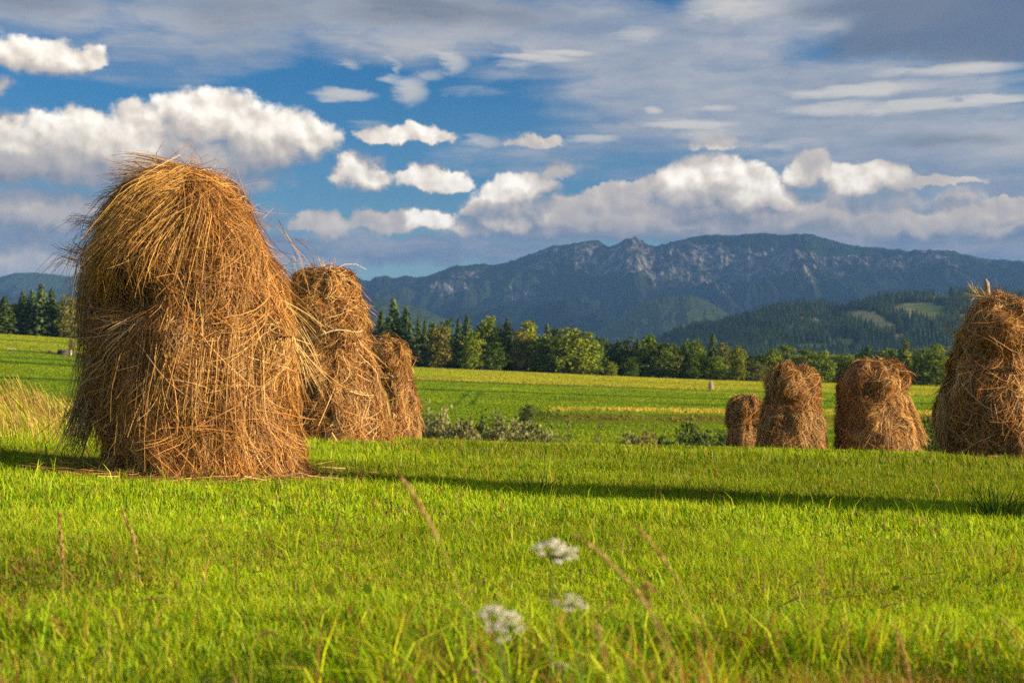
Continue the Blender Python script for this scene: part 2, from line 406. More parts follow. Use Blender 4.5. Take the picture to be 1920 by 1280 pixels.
# wooded hill on the right, its clearings and its conifers
HILL = [(1120, 690), (1200, 655), (1250, 634), (1290, 621), (1340, 613), (1380, 600), (1420, 586), (1460, 578), (1500, 574), (1540, 575), (1575, 583), (1605, 572), (1640, 564), (1690, 556), (1740, 553), (1800, 553), (1860, 551), (1920, 550), (2050, 556), (2250, 600), (2400, 690)]
HX = np.array([p[0] for p in HILL], float); HY = np.array([p[1] for p in HILL], float)
YH, HDEP = 3000.0, 1400.0
def hill_z(px, f):
    crest = CZ + (HOR - np.interp(px, HX, HY)) / F * YH
    base = -45.0
    z = base + (crest - base) * np.where(f <= 1, np.clip(f, 0, 1) ** 0.9, np.clip(2 - f, 0, 1))
    env = np.where(f <= 1, 4 * f * (1 - f), 0)
    x = (px - 960) / F * YH
    return z + 26 * (fbm(x * 0.004, f * 4, 61, 4) - 0.5) * env
def hill_xy(px, f):
    Y = np.where(f <= 1, YH - (1 - f) * HDEP, YH + (f - 1) * 900)
    return (px - 960) / F * Y, Y
def clearing(px, f):
    """1 where the wood is cut"""
    x = (px - 960) / F * YH; Y = f * HDEP
    z = hill_z(px, f); Yy = hill_xy(px, f)[1]
    py = HOR - (z - CZ) / Yy * F
    wob = 14 * (fbm(x * 0.02, Y * 0.01, 71, 3) - 0.5)
    wob2 = 8 * (fbm(x * 0.03, Y * 0.02, 72, 3) - 0.5)
    c = 0 * px
    for cx, cy, a, b, ti in ((1622, 598, 36, 11, 0.18), (1720, 580, 46, 9, -0.02), (1735, 590, 40, 10, 0.05), (1655, 612, 26, 8, 0.2), (1500, 598, 9, 5, 0), (1450, 628, 14, 5, 0.1),
                             (1530, 606, 8, 8, 0), (1580, 640, 18, 5, 0.1), (1830, 600, 40, 10, 0), (1770, 560, 22, 6, 0), (1520, 652, 30, 7, 0), (1690, 634, 20, 5, 0)):
        dx = px - cx + wob; dy = (py - cy + ti * -dx + wob2) * 0.78
        c = np.maximum(c, sstep(1.25, 0.85, np.sqrt((dx / a) ** 2 + (dy / b) ** 2)))
    return c
def build_hill():
    px = np.linspace(1120, 2400, 420); f = np.concatenate([np.linspace(0, 1, 90), np.linspace(1.05, 2, 18)])
    PX, FF = np.meshgrid(px, f, indexing='xy')
    XX, YY = hill_xy(PX, FF); ZZ = hill_z(PX, FF)
    cl = clearing(PX, np.clip(FF, 0, 1))[..., None]
    n = fbm(XX * 0.01, YY * 0.008, 77, 3)[..., None]
    meadow = np.array([0.22, 0.28, 0.05]) * (1 - sstep(.45, .6, n)) + np.array([0.46, 0.37, 0.13]) * sstep(.45, .6, n)
    c = np.array([0.02, 0.03, 0.012]) * (1 - cl) + meadow * cl
    m, t, out = material('hill_ground')
    col = t.new('ShaderNodeAttribute', attribute_name='tint').outputs['Color']
    geo = t.new('ShaderNodeNewGeometry')
    col = t.vec('SCALE', col, scale=t.smooth(t.noise(geo.outputs['Position'], 0.04, 4, 0.6), 0.3, 0.7, 0.75, 1.25))
    d = t.new('ShaderNodeBsdfDiffuse'); t.l.new(col, d.inputs['Color']); t.l.new(d.outputs[0], out.inputs[0])
    setting(grid_mesh('hill', XX, YY, ZZ, m, tint=c.reshape(-1, 3)), 'structure')
    # conifers of the wood: too many to count, one mass
    N = 15000
    p = rng.uniform(1150, 2050, N); ff = rng.uniform(0.03, 1.02, N) ** 0.8
    keep = (clearing(p, np.clip(ff, 0, 1)) < 0.3) & (fbm(p * 0.03, ff * 9, 81, 3) > 0.30)
    p, ff = p[keep], ff[keep]; N = len(p)
    X, Y = hill_xy(p, ff); Z = hill_z(p, ff) - 1
    H = rng.uniform(11, 22, N) * (0.8 + 0.5 * fbm(p * 0.02, ff * 7, 83, 2)); W = H * rng.uniform(0.13, 0.20, N)
    S = 7; lay = 4
    tv = []; tf = []; k = 0
    for L in range(lay):                                   # stacked ragged cones
        z0 = 0.08 + 0.22 * L; z1 = min(z0 + 0.42, 1.0) if L < lay - 1 else 1.0
        rr = 1.0 - 0.23 * L
        for s in range(S):
            a = 2 * np.pi * (s + 0.37 * L) / S
            tv.append((rr * np.cos(a), rr * np.sin(a), z0 - 0.05 * (s % 2)))
        tv.append((0, 0, z1))
        for s in range(S): tf.append((k + s, k + (s + 1) % S, k + S))
        k += S + 1
    tv = np.array(tv); tf = np.array(tf)
    V = tv[None] * np.stack([W, W, H], 1)[:, None, :]
    V = V * (1 + 0.22 * rng.normal(size=(N, len(tv), 1)) * (tv[None, :, 2:3] < 0.99) * np.array([1, 1, 0.15]))
    V += np.stack([X, Y, Z], 1)[:, None, :]
    FF_ = (tf[None] + (np.arange(N) * len(tv))[:, None, None]).reshape(-1, 3)
    tone = rng.uniform(0.7, 1.4, (N, 1, 1)) * np.array([0.040, 0.074, 0.022])
    tone = tone * np.where(rng.uniform(size=(N, 1, 1)) < 0.12, np.array([2.0, 1.7, 1.0]), 1.0)
    T = np.broadcast_to(tone, V.shape).reshape(-1, 3)
    o = mk('conifer_wood', V.reshape(-1, 3), FF_, M_NEEDLE, tint=T)
    setting(o, 'stuff', 'dark conifer wood covering the hill behind the right-hand trees', 'wood')
build_hill()
# ------------------------------------------------------------------ trees (built 1 m tall units are avoided: real size, then scaled per tree)
def leaf_quads(C, size, nrm, jit=0.8):
    """one leaf spray (a bent pair of triangles) at each point"""
    N = len(C)
    n = nrm + jit * rng.normal(size=(N, 3)); n /= np.linalg.norm(n, axis=1)[:, None] + 1e-9
    a = np.cross(n, rng.normal(size=(N, 3))); a /= np.linalg.norm(a, axis=1)[:, None] + 1e-9
    b = np.cross(n, a)
    s = size[:, None]
    asp = rng.uniform(0.5, 0.9, (N, 1))
    V = np.stack([C - a * s, C + b * s * asp + n * s * .15, C + a * s * rng.uniform(.7, 1.1, (N, 1)), C - b * s * asp - n * s * 0.2], axis=1).reshape(-1, 3)
    i = np.arange(N) * 4
    return V, np.concatenate([np.stack([i, i + 1, i + 2], 1), np.stack([i, i + 2, i + 3], 1)])

def broadleaf(seed, H, Wd, lobes, nleaf, tones, trunk_frac=0.06, narrow=1.0, leaf=0.30, open_=0.0):
    """returns (trunk Geo, crown Geo) of a broadleaf tree of height H and crown width Wd"""
    r = np.random.default_rng(seed)
    global rng; keep = rng; rng = r
    tr = Geo(); cr = Geo()
    top = H * 0.82
    zs = np.linspace(-0.5, top, 7)
    bend = np.cumsum(r.normal(0, 0.02 * H / 7, (7, 2)), axis=0)
    pts = np.column_stack([bend, zs]); rad = np.linspace(0.022 * H, 0.005 * H, 7)
    v, f = tube(pts, rad, 7); tr.add(v, f)
    cs = []
    for i in range(lobes):
        zf = trunk_frac + (1 - trunk_frac) * (i + 0.5) / lobes * 0.98
        t = (zf - trunk_frac) / (1 - trunk_frac)
        env = math.sin(math.pi * min(1, (t * 0.82 + 0.14))) ** 0.75
        a = i * 2.4 + r.uniform(-.5, .5)
        rr = Wd * 0.5 * env * r.uniform(0.35, 0.72) * narrow
        c = np.array([rr * math.cos(a), rr * math.sin(a), H * (zf * 0.93)])
        lr = Wd * r.uniform(0.17, 0.30) * (0.55 + 0.5 * env)
        cs.append((c, lr))
        j = min(5, int(zf * 6)); p0 = np.array([bend[j][0], bend[j][1], min(c[2] - rr * 0.7, top * 0.95)])
        mid = (p0 + c) / 2 + np.array([0, 0, -0.03 * H])
        v, f = tube([p0, mid, c], [0.007 * H, 0.005 * H, 0.002 * H], 5); tr.add(v, f)
    cs.append((np.array([bend[-1][0], bend[-1][1], H * 0.90]), Wd * 0.16))
    cs.append((np.array([bend[-1][0] * .5, bend[-1][1] * .5, H * 0.62]), Wd * 0.30))
    cs.append((np.array([0, 0, H * 0.42]), Wd * 0.33))
    cs.append((np.array([0, 0, H * 0.24]), Wd * 0.36)); cs.append((np.array([Wd * .2, -Wd * .1, H * 0.13]), Wd * 0.26)); cs.append((np.array([-Wd * .2, Wd * .1, H * 0.14]), Wd * 0.26))
    tot = sum(l ** 2 for _, l in cs)
    for c, l in cs:
        n = int(nleaf * l ** 2 / tot)
        # small twigs' clumps over the lobe
        k = max(5, int(n / 16))
        d = r.normal(size=(k, 3)); d /= np.linalg.norm(d, axis=1)[:, None]
        d[:, 2] = np.where(d[:, 2] < -0.35, -d[:, 2] * 0.5, d[:, 2])
        cc = c + d * l * r.uniform(0.62, 1.12, (k, 1)) * np.array([1, 1, 0.95])
        idx = r.integers(0, k, n)
        P = cc[idx] + r.normal(0, l * 0.16, (n, 3))
        inner = r.uniform(size=n) < 0.22
        P[inner] = c + r.normal(0, l * 0.4, (inner.sum(), 3))
        if open_: P = P[r.uniform(size=n) > open_]
        nn = len(P); P[:, 2] = np.maximum(P[:, 2], H * 0.02)
        base = np.array(tones[r.integers(0, len(tones))])
        clump = r.uniform(0.75, 1.3, k)[idx[:nn]] if nn == n else r.uniform(.75, 1.3, nn)
        v, f = leaf_quads(P, leaf * r.uniform(0.6, 1.35, nn), d[idx[:nn]] * 0.8)
        tone = base[None] * (clump * r.uniform(0.8, 1.25, nn))[:, None]
        cr.add(v, f, np.repeat(tone, 4, axis=0))
    rng = keep
    return tr, cr

def spruce(seed, H, Wd, tone, whorls=26, droop=0.35, ragged=0.25):
    r = np.random.default_rng(seed)
    tr = Geo(); cr = Geo()
    v, f = tube(np.column_stack([np.zeros((5, 2)), np.linspace(-0.5, H * .985, 5)]), np.linspace(0.016 * H, 0.002 * H, 5), 7); tr.add(v, f)
    Vs = []; Fs = []; Ts = []; n = 0
    for w in range(whorls):
        t = (w + r.uniform(-.3, .3)) / whorls; t = min(max(t, 0), 1)
        z = H * (0.05 + 0.93 * t)
        rad = Wd * 0.5 * (1 - t) ** 0.85 * (1 - 0.25 * (t < 0.08)) + 0.012 * H
        nb = max(4, int(13 * (1 - t) + 4))
        a0 = r.uniform(0, 6.28)
        for b in range(nb):
            a = a0 + b * 2 * math.pi / nb + r.uniform(-.25, .25)
            L = rad * r.uniform(1 - ragged, 1.12)
            d = np.array([math.cos(a), math.sin(a), 0]); s = np.array([-d[1], d[0], 0])
            dr = droop * r.uniform(0.6, 1.3) * (1.05 - t)
            c = r.uniform(0.7, 1.35)
            m = max(3, int(L / (0.035 * H)) + 2)
            for k in range(m):                      # hanging sprays along the branch
                u = (k + r.uniform(0.2, 0.8)) / m
                p = d * L * u + np.array([0, 0, z - L * dr * u * u * 1.1 + 0.10 * L * u])
                wd = L * 0.30 * (1.15 - u) + 0.012 * H; dn = 0.030 * H * r.uniform(0.6, 1.4)
                q = np.array([p - s * wd + [0, 0, -dn * .8], p - d * wd * .5 + [0, 0, .012 * H], p + s * wd + [0, 0, -dn * .8], p + d * wd * 0.9 + [0, 0, -dn]])
                q += r.normal(0, 0.006 * H, (4, 3))
                Vs.append(q); Fs += [(n, n + 1, n + 3), (n + 1, n + 2, n + 3)]; n += 4
                Ts.append(np.tile(np.array(tone) * c * r.uniform(.85, 1.2) * (0.85 + 0.5 * u), (4, 1)))
    cr.add(np.concatenate(Vs), np.array(Fs), np.concatenate(Ts))
    return tr, cr

GREEN = [(0.125, 0.175, 0.014), (0.095, 0.15, 0.013), (0.15, 0.19, 0.016)]
OLIVE = [(0.14, 0.145, 0.03), (0.12, 0.13, 0.027), (0.165, 0.155, 0.038)]
DEEP = [(0.058, 0.095, 0.014), (0.07, 0.11, 0.016)]
BRIGHT = [(0.165, 0.205, 0.018), (0.14, 0.185, 0.016), (0.19, 0.22, 0.022)]
SPR = (0.048, 0.075, 0.018)
PROTO = {}
def proto(key, geo, trunkname='trunk', crownname='crown', leafmat=None):
    """meshes of one kind of tree, shared by all its individuals"""
    tr, cr = geo
    a = tr.build(trunkname, M_BARK, smooth=True); b = cr.build(crownname, leafmat or M_LEAF)
    PROTO[key] = (a.data, b.data)
    bpy.data.objects.remove(a); bpy.data.objects.remove(b)
def make_protos():
    for i in range(3):
        proto(('green', i), broadleaf(100 + i, 12, 7.6 + i * 0.6, 13 + i, 3400, GREEN))
        proto(('olive', i), broadleaf(120 + i, 12, 7.4, 12 + i, 3000, OLIVE, open_=0.12))
        proto(('deep', i), broadleaf(140 + i, 12, 7.6, 12 + i, 3000, DEEP))
        proto(('bright', i), broadleaf(160 + i, 12, 7.0 + i * .5, 13 + i, 3400, BRIGHT))
        proto(('spruce', i), spruce(180 + i, 15, 5.4 + 0.5 * i, SPR, 24 + 2 * i), leafmat=M_NEEDLE)
    proto(('poplar', 0), broadleaf(201, 15, 4.4, 15, 3000, BRIGHT, narrow=0.8))
    for i in range(3):
        proto(('willow', i), broadleaf(220 + i, 4, 4.6, 14, 3600, [(0.17, 0.19, 0.07), (0.14, 0.16, 0.06), (0.21, 0.215, 0.095)], 0.02, 1.1, 0.12), 'stem', 'foliage')
        proto(('brush', i), broadleaf(240 + i, 4, 4.6, 14, 3600, [(0.20, 0.18, 0.08), (0.165, 0.155, 0.065), (0.23, 0.21, 0.10)], 0.02, 1.1, 0.12), 'stem', 'foliage')
        proto(('thicket', i), broadleaf(260 + i, 4, 4.6, 11, 2600, [(0.07, 0.11, 0.026), (0.10, 0.135, 0.034), (0.055, 0.09, 0.026)], 0.02, 1.1, 0.13), 'stem', 'foliage')
        proto(('thin', i), broadleaf(280 + i, 4, 2.0, 9, 520, [(0.11, 0.09, 0.045), (0.09, 0.085, 0.04)], 0.05, 1.0, 0.10, 0.2), 'stem', 'foliage')
make_protos()
SIZE = {'green': (12, 7.9), 'olive': (12, 7.4), 'deep': (12, 7.6), 'bright': (12, 7.4), 'spruce': (15, 5.6), 'poplar': (15, 4.4),
        'willow': (4, 4.6), 'brush': (4, 4.6), 'thicket': (4, 4.6), 'thin': (4, 2.0)}
def plant_tree(name, label, cat, kind, var, px, top, wpx, Y, group, ztop_pad=0, base=None, partnames=('trunk', 'crown')):
    n = sum(1 for k in PROTO if k[0] == kind)
    X = (px - 960) / F * Y
    z = float(ground_z(X, Y)) if base is None else base
    ztop = CZ + (HOR - top) / F * Y
    h = max(ztop - z, 0.4); w = wpx / F * Y
    H0, W0 = SIZE[kind]
    t = thing(name, label, cat, (X, Y, z), group)
    t.rotation_euler = (0, 0, random.uniform(0, 6.28))
    s = w / W0 * (1.18 if kind != 'spruce' else 1.5)
    t.scale = (s, s, h / H0)
    g = random.uniform(0.95, 1.4); col = (g * random.uniform(.92, 1.1), g, g * random.uniform(.85, 1.15), 1)
    me_t, me_c = PROTO[(kind, var % n)]
    for nm, me in zip(partnames, (me_t, me_c)):
        o = bpy.data.objects.new(nm, me); COL.objects.link(o); o.parent = t; o.color = col
    return t

_U = ['', 'first', 'second', 'third', 'fourth', 'fifth', 'sixth', 'seventh', 'eighth', 'ninth', 'tenth', 'eleventh', 'twelfth', 'thirteenth', 'fourteenth', 'fifteenth', 'sixteenth', 'seventeenth', 'eighteenth', 'nineteenth']
_T = {20: ('twentieth', 'twenty'), 30: ('thirtieth', 'thirty'), 40: ('fortieth', 'forty')}
def ordinal(n):
    if n < 20: return _U[n]
    d = n // 10 * 10
    return _T[d][0] if n == d else _T[d][1] + '-' + _U[n - d]
# (column, row of the top, width, kind, distance behind the front of the wood)
WOOD = [(690, 600, 44, 'deep', 10), (715, 576, 34, 'spruce', 14), (738, 554, 46, 'spruce', 8), (762, 571, 44, 'spruce', 6), (785, 590, 26, 'spruce', 14), (797, 594, 24, 'spruce', 16), (812, 602, 40, 'deep', 18),
        (826, 608, 52, 'olive', 0), (836, 598, 44, 'deep', 22), (860, 592, 27, 'spruce', 14), (876, 585, 32, 'spruce', 10), (886, 620, 46, 'green', 0), (900, 606, 44, 'deep', 22), (919, 590, 52, 'green', 14),
        (951, 590, 24, 'spruce', 20), (948, 604, 46, 'deep', 14), (928, 640, 46, 'deep', 2), (974, 616, 42, 'olive', 6), (988, 600, 50, 'bright', 10), (1000, 595, 22, 'spruce', 24), (1026, 602, 30, 'spruce', 14), (1018, 632, 44, 'green', 4),
        (1041, 612, 40, 'deep', 16), (1071, 608, 30, 'spruce', 22), (1072, 614, 84, 'bright', 2), (1112, 634, 40, 'green', 8), (1131, 632, 54, 'deep', 14), (1161, 638, 48, 'deep', 12), (1146, 677, 22, 'bright', -6), (1183, 668, 32, 'deep', -3),
        (1196, 632, 28, 'spruce', 18), (1214, 625, 50, 'green', 10), (1241, 640, 48, 'deep', 6), (1261, 642, 46, 'green', 8), (1284, 640, 26, 'spruce', 14), (1306, 638, 42, 'green', 8), (1300, 668, 34, 'deep', 0), (1337, 620, 30, 'spruce', 10),
        (1356, 642, 36, 'olive', 10), (1344, 668, 40, 'green', 0), (1384, 646, 38, 'bright', 4), (1402, 662, 28, 'olive', 12), (1420, 677, 34, 'willowy', -4), (1374, 672, 30, 'deep', 14), (1447, 652, 36, 'green', 10), (1477, 654, 24, 'spruce', 12), (1463, 672, 36, 'deep', 16),
        (1502, 666, 36, 'green', 6), (1545, 658, 46, 'bright', 2), (1571, 666, 26, 'bright', 6), (1593, 662, 36, 'green', 4), (1526, 676, 34, 'deep', 16), (1628, 650, 42, 'deep', 10), (1652, 656, 40, 'deep', 12), (1673, 650, 26, 'spruce', 14),
        (1697, 632, 30, 'poplar', 8), (1714, 654, 36, 'deep', 10), (1733, 652, 34, 'green', 12), (1756, 646, 60, 'bright', 0), (1612, 672, 34, 'green', 2), (1690, 668, 40, 'deep', 2), (1792, 654, 46, 'green', 8), (1818, 660, 44, 'deep', 10)]
LEFTW = [(-22, 548, 50, 'spruce', 8), (8, 551, 44, 'spruce', 6), (30, 572, 40, 'deep', 12), (44, 543, 40, 'spruce', 10), (60, 539, 36, 'spruce', 12), (77, 528, 42, 'spruce', 6), (97, 536, 40, 'spruce', 8), (126, 552, 46, 'olive', 4), (114, 570, 40, 'deep', 14),
         (152, 548, 44, 'spruce', 8)]
_r = random.Random(4)
for _p in range(700, 1850, 27):                       # the closed depth of the wood behind its front trees
    WOOD.append((_p + _r.uniform(-7, 7), float(far_line(_p)) - _r.uniform(46, 74), _r.uniform(42, 58), _r.choice(['backdeep', 'backdeep', 'backgreen']), _r.uniform(20, 34)))
for _p in range(-20, 160, 30): LEFTW.append((_p + _r.uniform(-6, 6), float(far_line(_p)) - _r.uniform(50, 64), _r.uniform(40, 52), 'backdeep', _r.uniform(16, 26)))
WORDS = {'spruce': 'pointed dark spruce', 'deep': 'dark broadleaf tree', 'green': 'mid green leafy tree', 'bright': 'bright yellowish green leafy tree', 'olive': 'olive brown leafy tree',
         'poplar': 'tall narrow light green tree', 'willowy': 'low pale bushy tree', 'backdeep': 'dark back row broadleaf tree', 'backgreen': 'mid green back row tree'}
NAME = {'spruce': 'spruce', 'deep': 'broadleaf_tree', 'green': 'broadleaf_tree', 'bright': 'broadleaf_tree', 'olive': 'broadleaf_tree', 'poplar': 'broadleaf_tree', 'willowy': 'broadleaf_tree', 'backdeep': 'broadleaf_tree', 'backgreen': 'broadleaf_tree'}
def size_word(h): return 'tall' if h > 100 else ('small' if h < 48 else '')
def wood(rows, Y0, where, group):
    rows = sorted(rows); total = {}
    for r in rows: total[r[3]] = total.get(r[3], 0) + 1
    seen = {}
    for k, (px, top, w, kind, dy) in enumerate(rows):
        i = seen.get(kind, 0); seen[kind] = i + 1
        nth = f'{ordinal(i + 1)} such tree from the left' if total[kind] > 1 else 'the only such tree'
        real = 'olive' if kind == 'willowy' else kind.replace('back', '')
        plant_tree(NAME[kind], f'{WORDS[kind]}, {nth} {where}'.replace('such tree from the left', 'such from left').replace('the only such tree', 'the only such'), 'tree', real, k, px, top, w, Y0 + dy, group)
wood(WOOD, 352, 'in the far tree line', 'trees of the line across the far field')
wood(LEFTW, 352, 'in the left wood', 'trees of the wood on the left')

BUSH = [(803, 770, 46, 'willow', 84, 'grey green willow bush beside the right edge of the third haystack'),
        (834, 772, 62, 'willow', 82, 'broad grey green willow bush, second from the third haystack'),
        (872, 786, 54, 'brush', 80, 'brownish bush between the grey green willows'),
        (905, 783, 44, 'thicket', 85, 'dark green bush rising between brownish and silvery willow bushes'),
        (934, 781, 58, 'willow', 82, 'silvery bush below the dark hummock in the field'),
        (978, 782, 70, 'willow', 83, 'widest silvery bush in the middle of the hedge'),
        (1013, 796, 52, 'willow', 80, 'low silvery bush ending the hedge on the right'),
        (1064, 778, 22, 'thin', 80, 'thin brown sapling standing right of the silvery hedge'),
        (1122, 782, 20, 'thin', 78, 'thin dark sapling alone in the green field, farther right'),
        (1180, 808, 30, 'brush', 78, 'low brownish bush just above the grass crest, in the middle'),
        (1212, 802, 34, 'brush', 78, 'feathery brownish bush left of the dark thicket'),
        (1245, 809, 30, 'thicket', 80, 'small dark bush left of the dark thicket'),
        (1293, 785, 48, 'thicket', 79, 'tall dark thicket bush with pale tips left of the low haystack'),
        (1322, 801, 50, 'thicket', 77, 'rounded dark bush between tall thicket and low haystack'),
        (1352, 804, 44, 'thicket', 79, 'dark bush touching the left side of the low haystack'),
        (1742, 778, 46, 'thicket', 78, 'dark bush right of the flat topped haystack'),
        (1772, 790, 46, 'thicket', 78, 'dark bush half behind the haystack with the pole')]
for k, (px, top, w, kind, Y, lab) in enumerate(BUSH):
    plant_tree('bush', lab, 'bush', kind, k, px, top + (0 if kind == 'thin' else 11), w * (1.0 if kind == 'thin' else 1.8), Y - 24, 'bushes in the dip behind the meadow', partnames=('stem', 'foliage'))
plant_tree('bush', 'dark rounded bush casting a shadow at the end of the dry bank', 'bush', 'thicket', 1, 990, 759, 40, 141, 'bushes in the far field', partnames=('stem', 'foliage'))
plant_tree('bush', 'slim pale bush beside the low dark shed', 'bush', 'brush', 2, 134, 637, 14, 262, 'bushes in the far field', partnames=('stem', 'foliage'))
plant_tree('bush', 'tiny dark round bush left of the low dark shed', 'bush', 'thicket', 0, 93, 657, 10, 258, 'bushes in the far field', partnames=('stem', 'foliage'))
# ------------------------------------------------------------------ haystacks
HAY_TONES = np.array([(0.47, 0.24, 0.060), (0.35, 0.150, 0.037), (0.17, 0.074, 0.023), (0.66, 0.44, 0.18), (0.28, 0.18, 0.095), (0.40, 0.185, 0.048)])
HAY_P = np.array([0.24, 0.26, 0.20, 0.11, 0.07, 0.12])
class Stack:
    """outline in the photograph's rows -> a solid of real size standing at distance Y"""
    def __init__(s, rows, Y, seed, dep=1.0, shrink=0.05, relief=None):
        r = np.array(rows, float)
        if r[0, 2] - r[0, 1] > 0.25 * (r[-1, 2] - r[-1, 1]): r = np.concatenate([[[r[0, 0] - 5, r[0, 1:].mean() - 2, r[0, 1:].mean() + 2]], r])
        z = CZ + (HOR - r[:, 0]) / F * Y
        xl = (r[:, 1] - 960) / F * Y; xr = (r[:, 2] - 960) / F * Y
        s.relief = relief; s.Y = Y; s.seed = seed; s.dep = dep
        cx = (xl + xr) / 2; rad = np.maximum((xr - xl) / 2 - shrink, 0.01); z = z - shrink * np.linspace(1, 0, len(z))
        L = np.concatenate([[0], np.cumsum(np.hypot(np.diff(rad), np.diff(z)))])
        u = np.linspace(0, L[-1], 240)
        def sm(v):
            w = np.interp(u, L, v); p = np.pad(w, 8, mode='reflect', reflect_type='odd')
            return np.convolve(p, np.hanning(19)[1:-1] / np.hanning(19)[1:-1].sum(), 'valid')
        s.r = np.maximum(sm(rad), 0.0); s.z = sm(z); s.cx = sm(cx); s.r[0] = max(s.r[0], 0.0)
        s.len = L[-1]; s.s = u / L[-1]
        X0 = float(s.cx[-1]); s.gz = float(ground_z(X0, Y))
        s.z = s.z + (s.gz - s.z[-1]) * s.s ** 3 * 1.0
        dr = np.gradient(s.r); dz = np.gradient(s.z); l = np.hypot(dr, dz) + 1e-9
        s.nr = np.convolve(np.pad(-dz / l, 6, mode='edge'), np.ones(13) / 13, 'valid'); s.nz = np.convolve(np.pad(dr / l, 6, mode='edge'), np.ones(13) / 13, 'valid')
        s.base = (X0, Y, s.gz)
    def bump(s, th, t):
        return (fbm(np.cos(th) * 1.6 + 5, np.sin(th) * 1.6 + t * 5, s.seed, 3) - 0.5) * 0.34 * np.clip(t * 6, 0, 1) * np.where(np.sin(th) < 0.3, 1, 1)
    def P(s, th, t, off=0.0, rough=1.0):
        """point on the hay: angle th, way down the outline t in 0..1 (beyond 1: lying on the ground)"""
        th = np.asarray(th, float); t = np.asarray(t, float)
        over = np.clip(t - 1, 0, 1) * s.len
        tc = np.clip(t, 0, 1)
        r = np.interp(tc, s.s, s.r); z = np.interp(tc, s.s, s.z); cx = np.interp(tc, s.s, s.cx)
        nr = np.interp(tc, s.s, s.nr); nz = np.interp(tc, s.s, s.nz)
        b = s.bump(th, tc) * rough * 0.55
        X_, T_ = th * 0.8 / 0.30, tc * s.len / 0.38            # tufts a hand or two across
        off = off + rough * 0.17 * (noise(X_ + 50, T_, s.seed + 11) - 0.5) * np.clip(tc * 8, 0, 1) + rough * 0.07 * (noise(X_ * 2.7 + 90, T_ * 1.6, s.seed + 12) - 0.5)
        if s.relief is not None: off = off + s.relief(th, tc) * min(1.0, rough)
        r2 = r * (1 + b * (1 - 0.75 * np.abs(np.cos(th)))) + off * nr + over
        X = cx + r2 * np.cos(th); Y = s.Y + r2 * np.sin(th) * s.dep
        Z = z + off * nz
        gz = s.gz - 0.03 * (X - s.base[0])
        return np.stack([X, Y, np.maximum(Z, gz + 0.01 + 0.03 * np.abs(np.sin(over * 40 + th * 9)))], axis=-1)
def core(s, t0, t1, inset, nseg=56, nt=44):
    th = np.arange(nseg) / nseg * 2 * np.pi; t = np.linspace(t0, t1, nt)
    T, TH = np.meshgrid(t, th, indexing='ij')
    off = -inset + 0.03 * (noise(TH * 5, T * 25, s.seed + 3) - 0.5)
    V = s.P(TH, T, off).reshape(-1, 3)
    Fq = []
    for i in range(nt - 1):
        for j in range(nseg):
            k = (j + 1) % nseg
            Fq.append((i * nseg + j, i * nseg + k, (i + 1) * nseg + k, (i + 1) * nseg + j))
    return V, [np.array(Fq), np.array([list(range(nseg))])]
def strands(s, n, t_rng, length, width, angle_fn, spread=0.26, lock_n=220, off_max=0.07, K=7, flyaway=0.15, tone_fn=None, tmax=1.06, lift=0.05, th_fn=None, curl=0.36):
    """hay stems lying on the surface in combed locks"""
    g = np.random.default_rng(int(s.seed * 31 + n + t_rng[0] * 1000))
    lt = g.uniform(t_rng[0], t_rng[1], lock_n); lth = g.uniform(-np.pi, np.pi, lock_n) if th_fn is None else th_fn(g, lock_n)
    la = angle_fn(lth, lt) + g.normal(0, 0.34, lock_n); lo = g.uniform(0, 1, lock_n) ** 1.6 * off_max
    lj = g.choice(len(HAY_TONES), lock_n, p=HAY_P); lb = g.uniform(0.7, 1.2, lock_n); lc = g.normal(0, curl, lock_n)
    k = g.integers(0, lock_n, n)
    t0 = lt[k] + g.normal(0, 0.035, n); r0 = np.maximum(np.interp(np.clip(t0, 0, 1), s.s, s.r), 0.12)
    th0 = lth[k] + g.normal(0, 0.085, n) / r0
    fly = g.uniform(size=n) < flyaway
    an = la[k] + g.normal(0, spread, n) + np.where(fly, g.normal(0, 0.8, n), 0)
    Ln = length * g.uniform(0.3, 1.25, n)
    off0 = lo[k] + g.normal(0, 0.010, n) + np.where(fly, g.uniform(0, 0.03, n), 0)
    lf = np.abs(g.normal(0, lift, n)) * np.where(fly, 2.0, 0.7)
    cv = lc[k] + g.normal(0, curl, n)
    PTS = np.empty((n, K, 3)); th = th0.copy(); t = np.clip(t0, 0.005, 1.0)
    for i in range(K):
        u = i / (K - 1)
        PTS[:, i] = s.P(th, np.minimum(t, tmax), off0 + lf * u ** 2 * np.where(t > 0.93, 0.4, 1))
        a = an + cv * u
        step = Ln / (K - 1)
        r = np.maximum(np.interp(np.clip(t, 0, 1), s.s, s.r), 0.10)
        th = th + step * np.sin(a) / r
        t = t + step * np.cos(a) / s.len
        t = np.clip(t, 0.003, tmax)
    nrm = np.stack([np.cos(th0), np.sin(th0), 0.25 + 0 * th0], axis=-1)[:, None, :]
    w = width * g.uniform(0.45, 1.6, n)
    tp = 1 - 0.6 * (np.arange(K) / (K - 1)) ** 2
    V, Fq = ribbons(PTS, w, tp, nrm, 1.0)
    j = np.where(g.uniform(size=n) < 0.55, lj[k], g.choice(len(HAY_TONES), n, p=HAY_P))
    tone = HAY_TONES[j] * (lb[k] * g.uniform(0.6, 1.5, n))[:, None]
    if tone_fn is not None: tone = tone * tone_fn(th0, t0)[:, None]
    return V, Fq, np.repeat(tone, K * 2, axis=0)
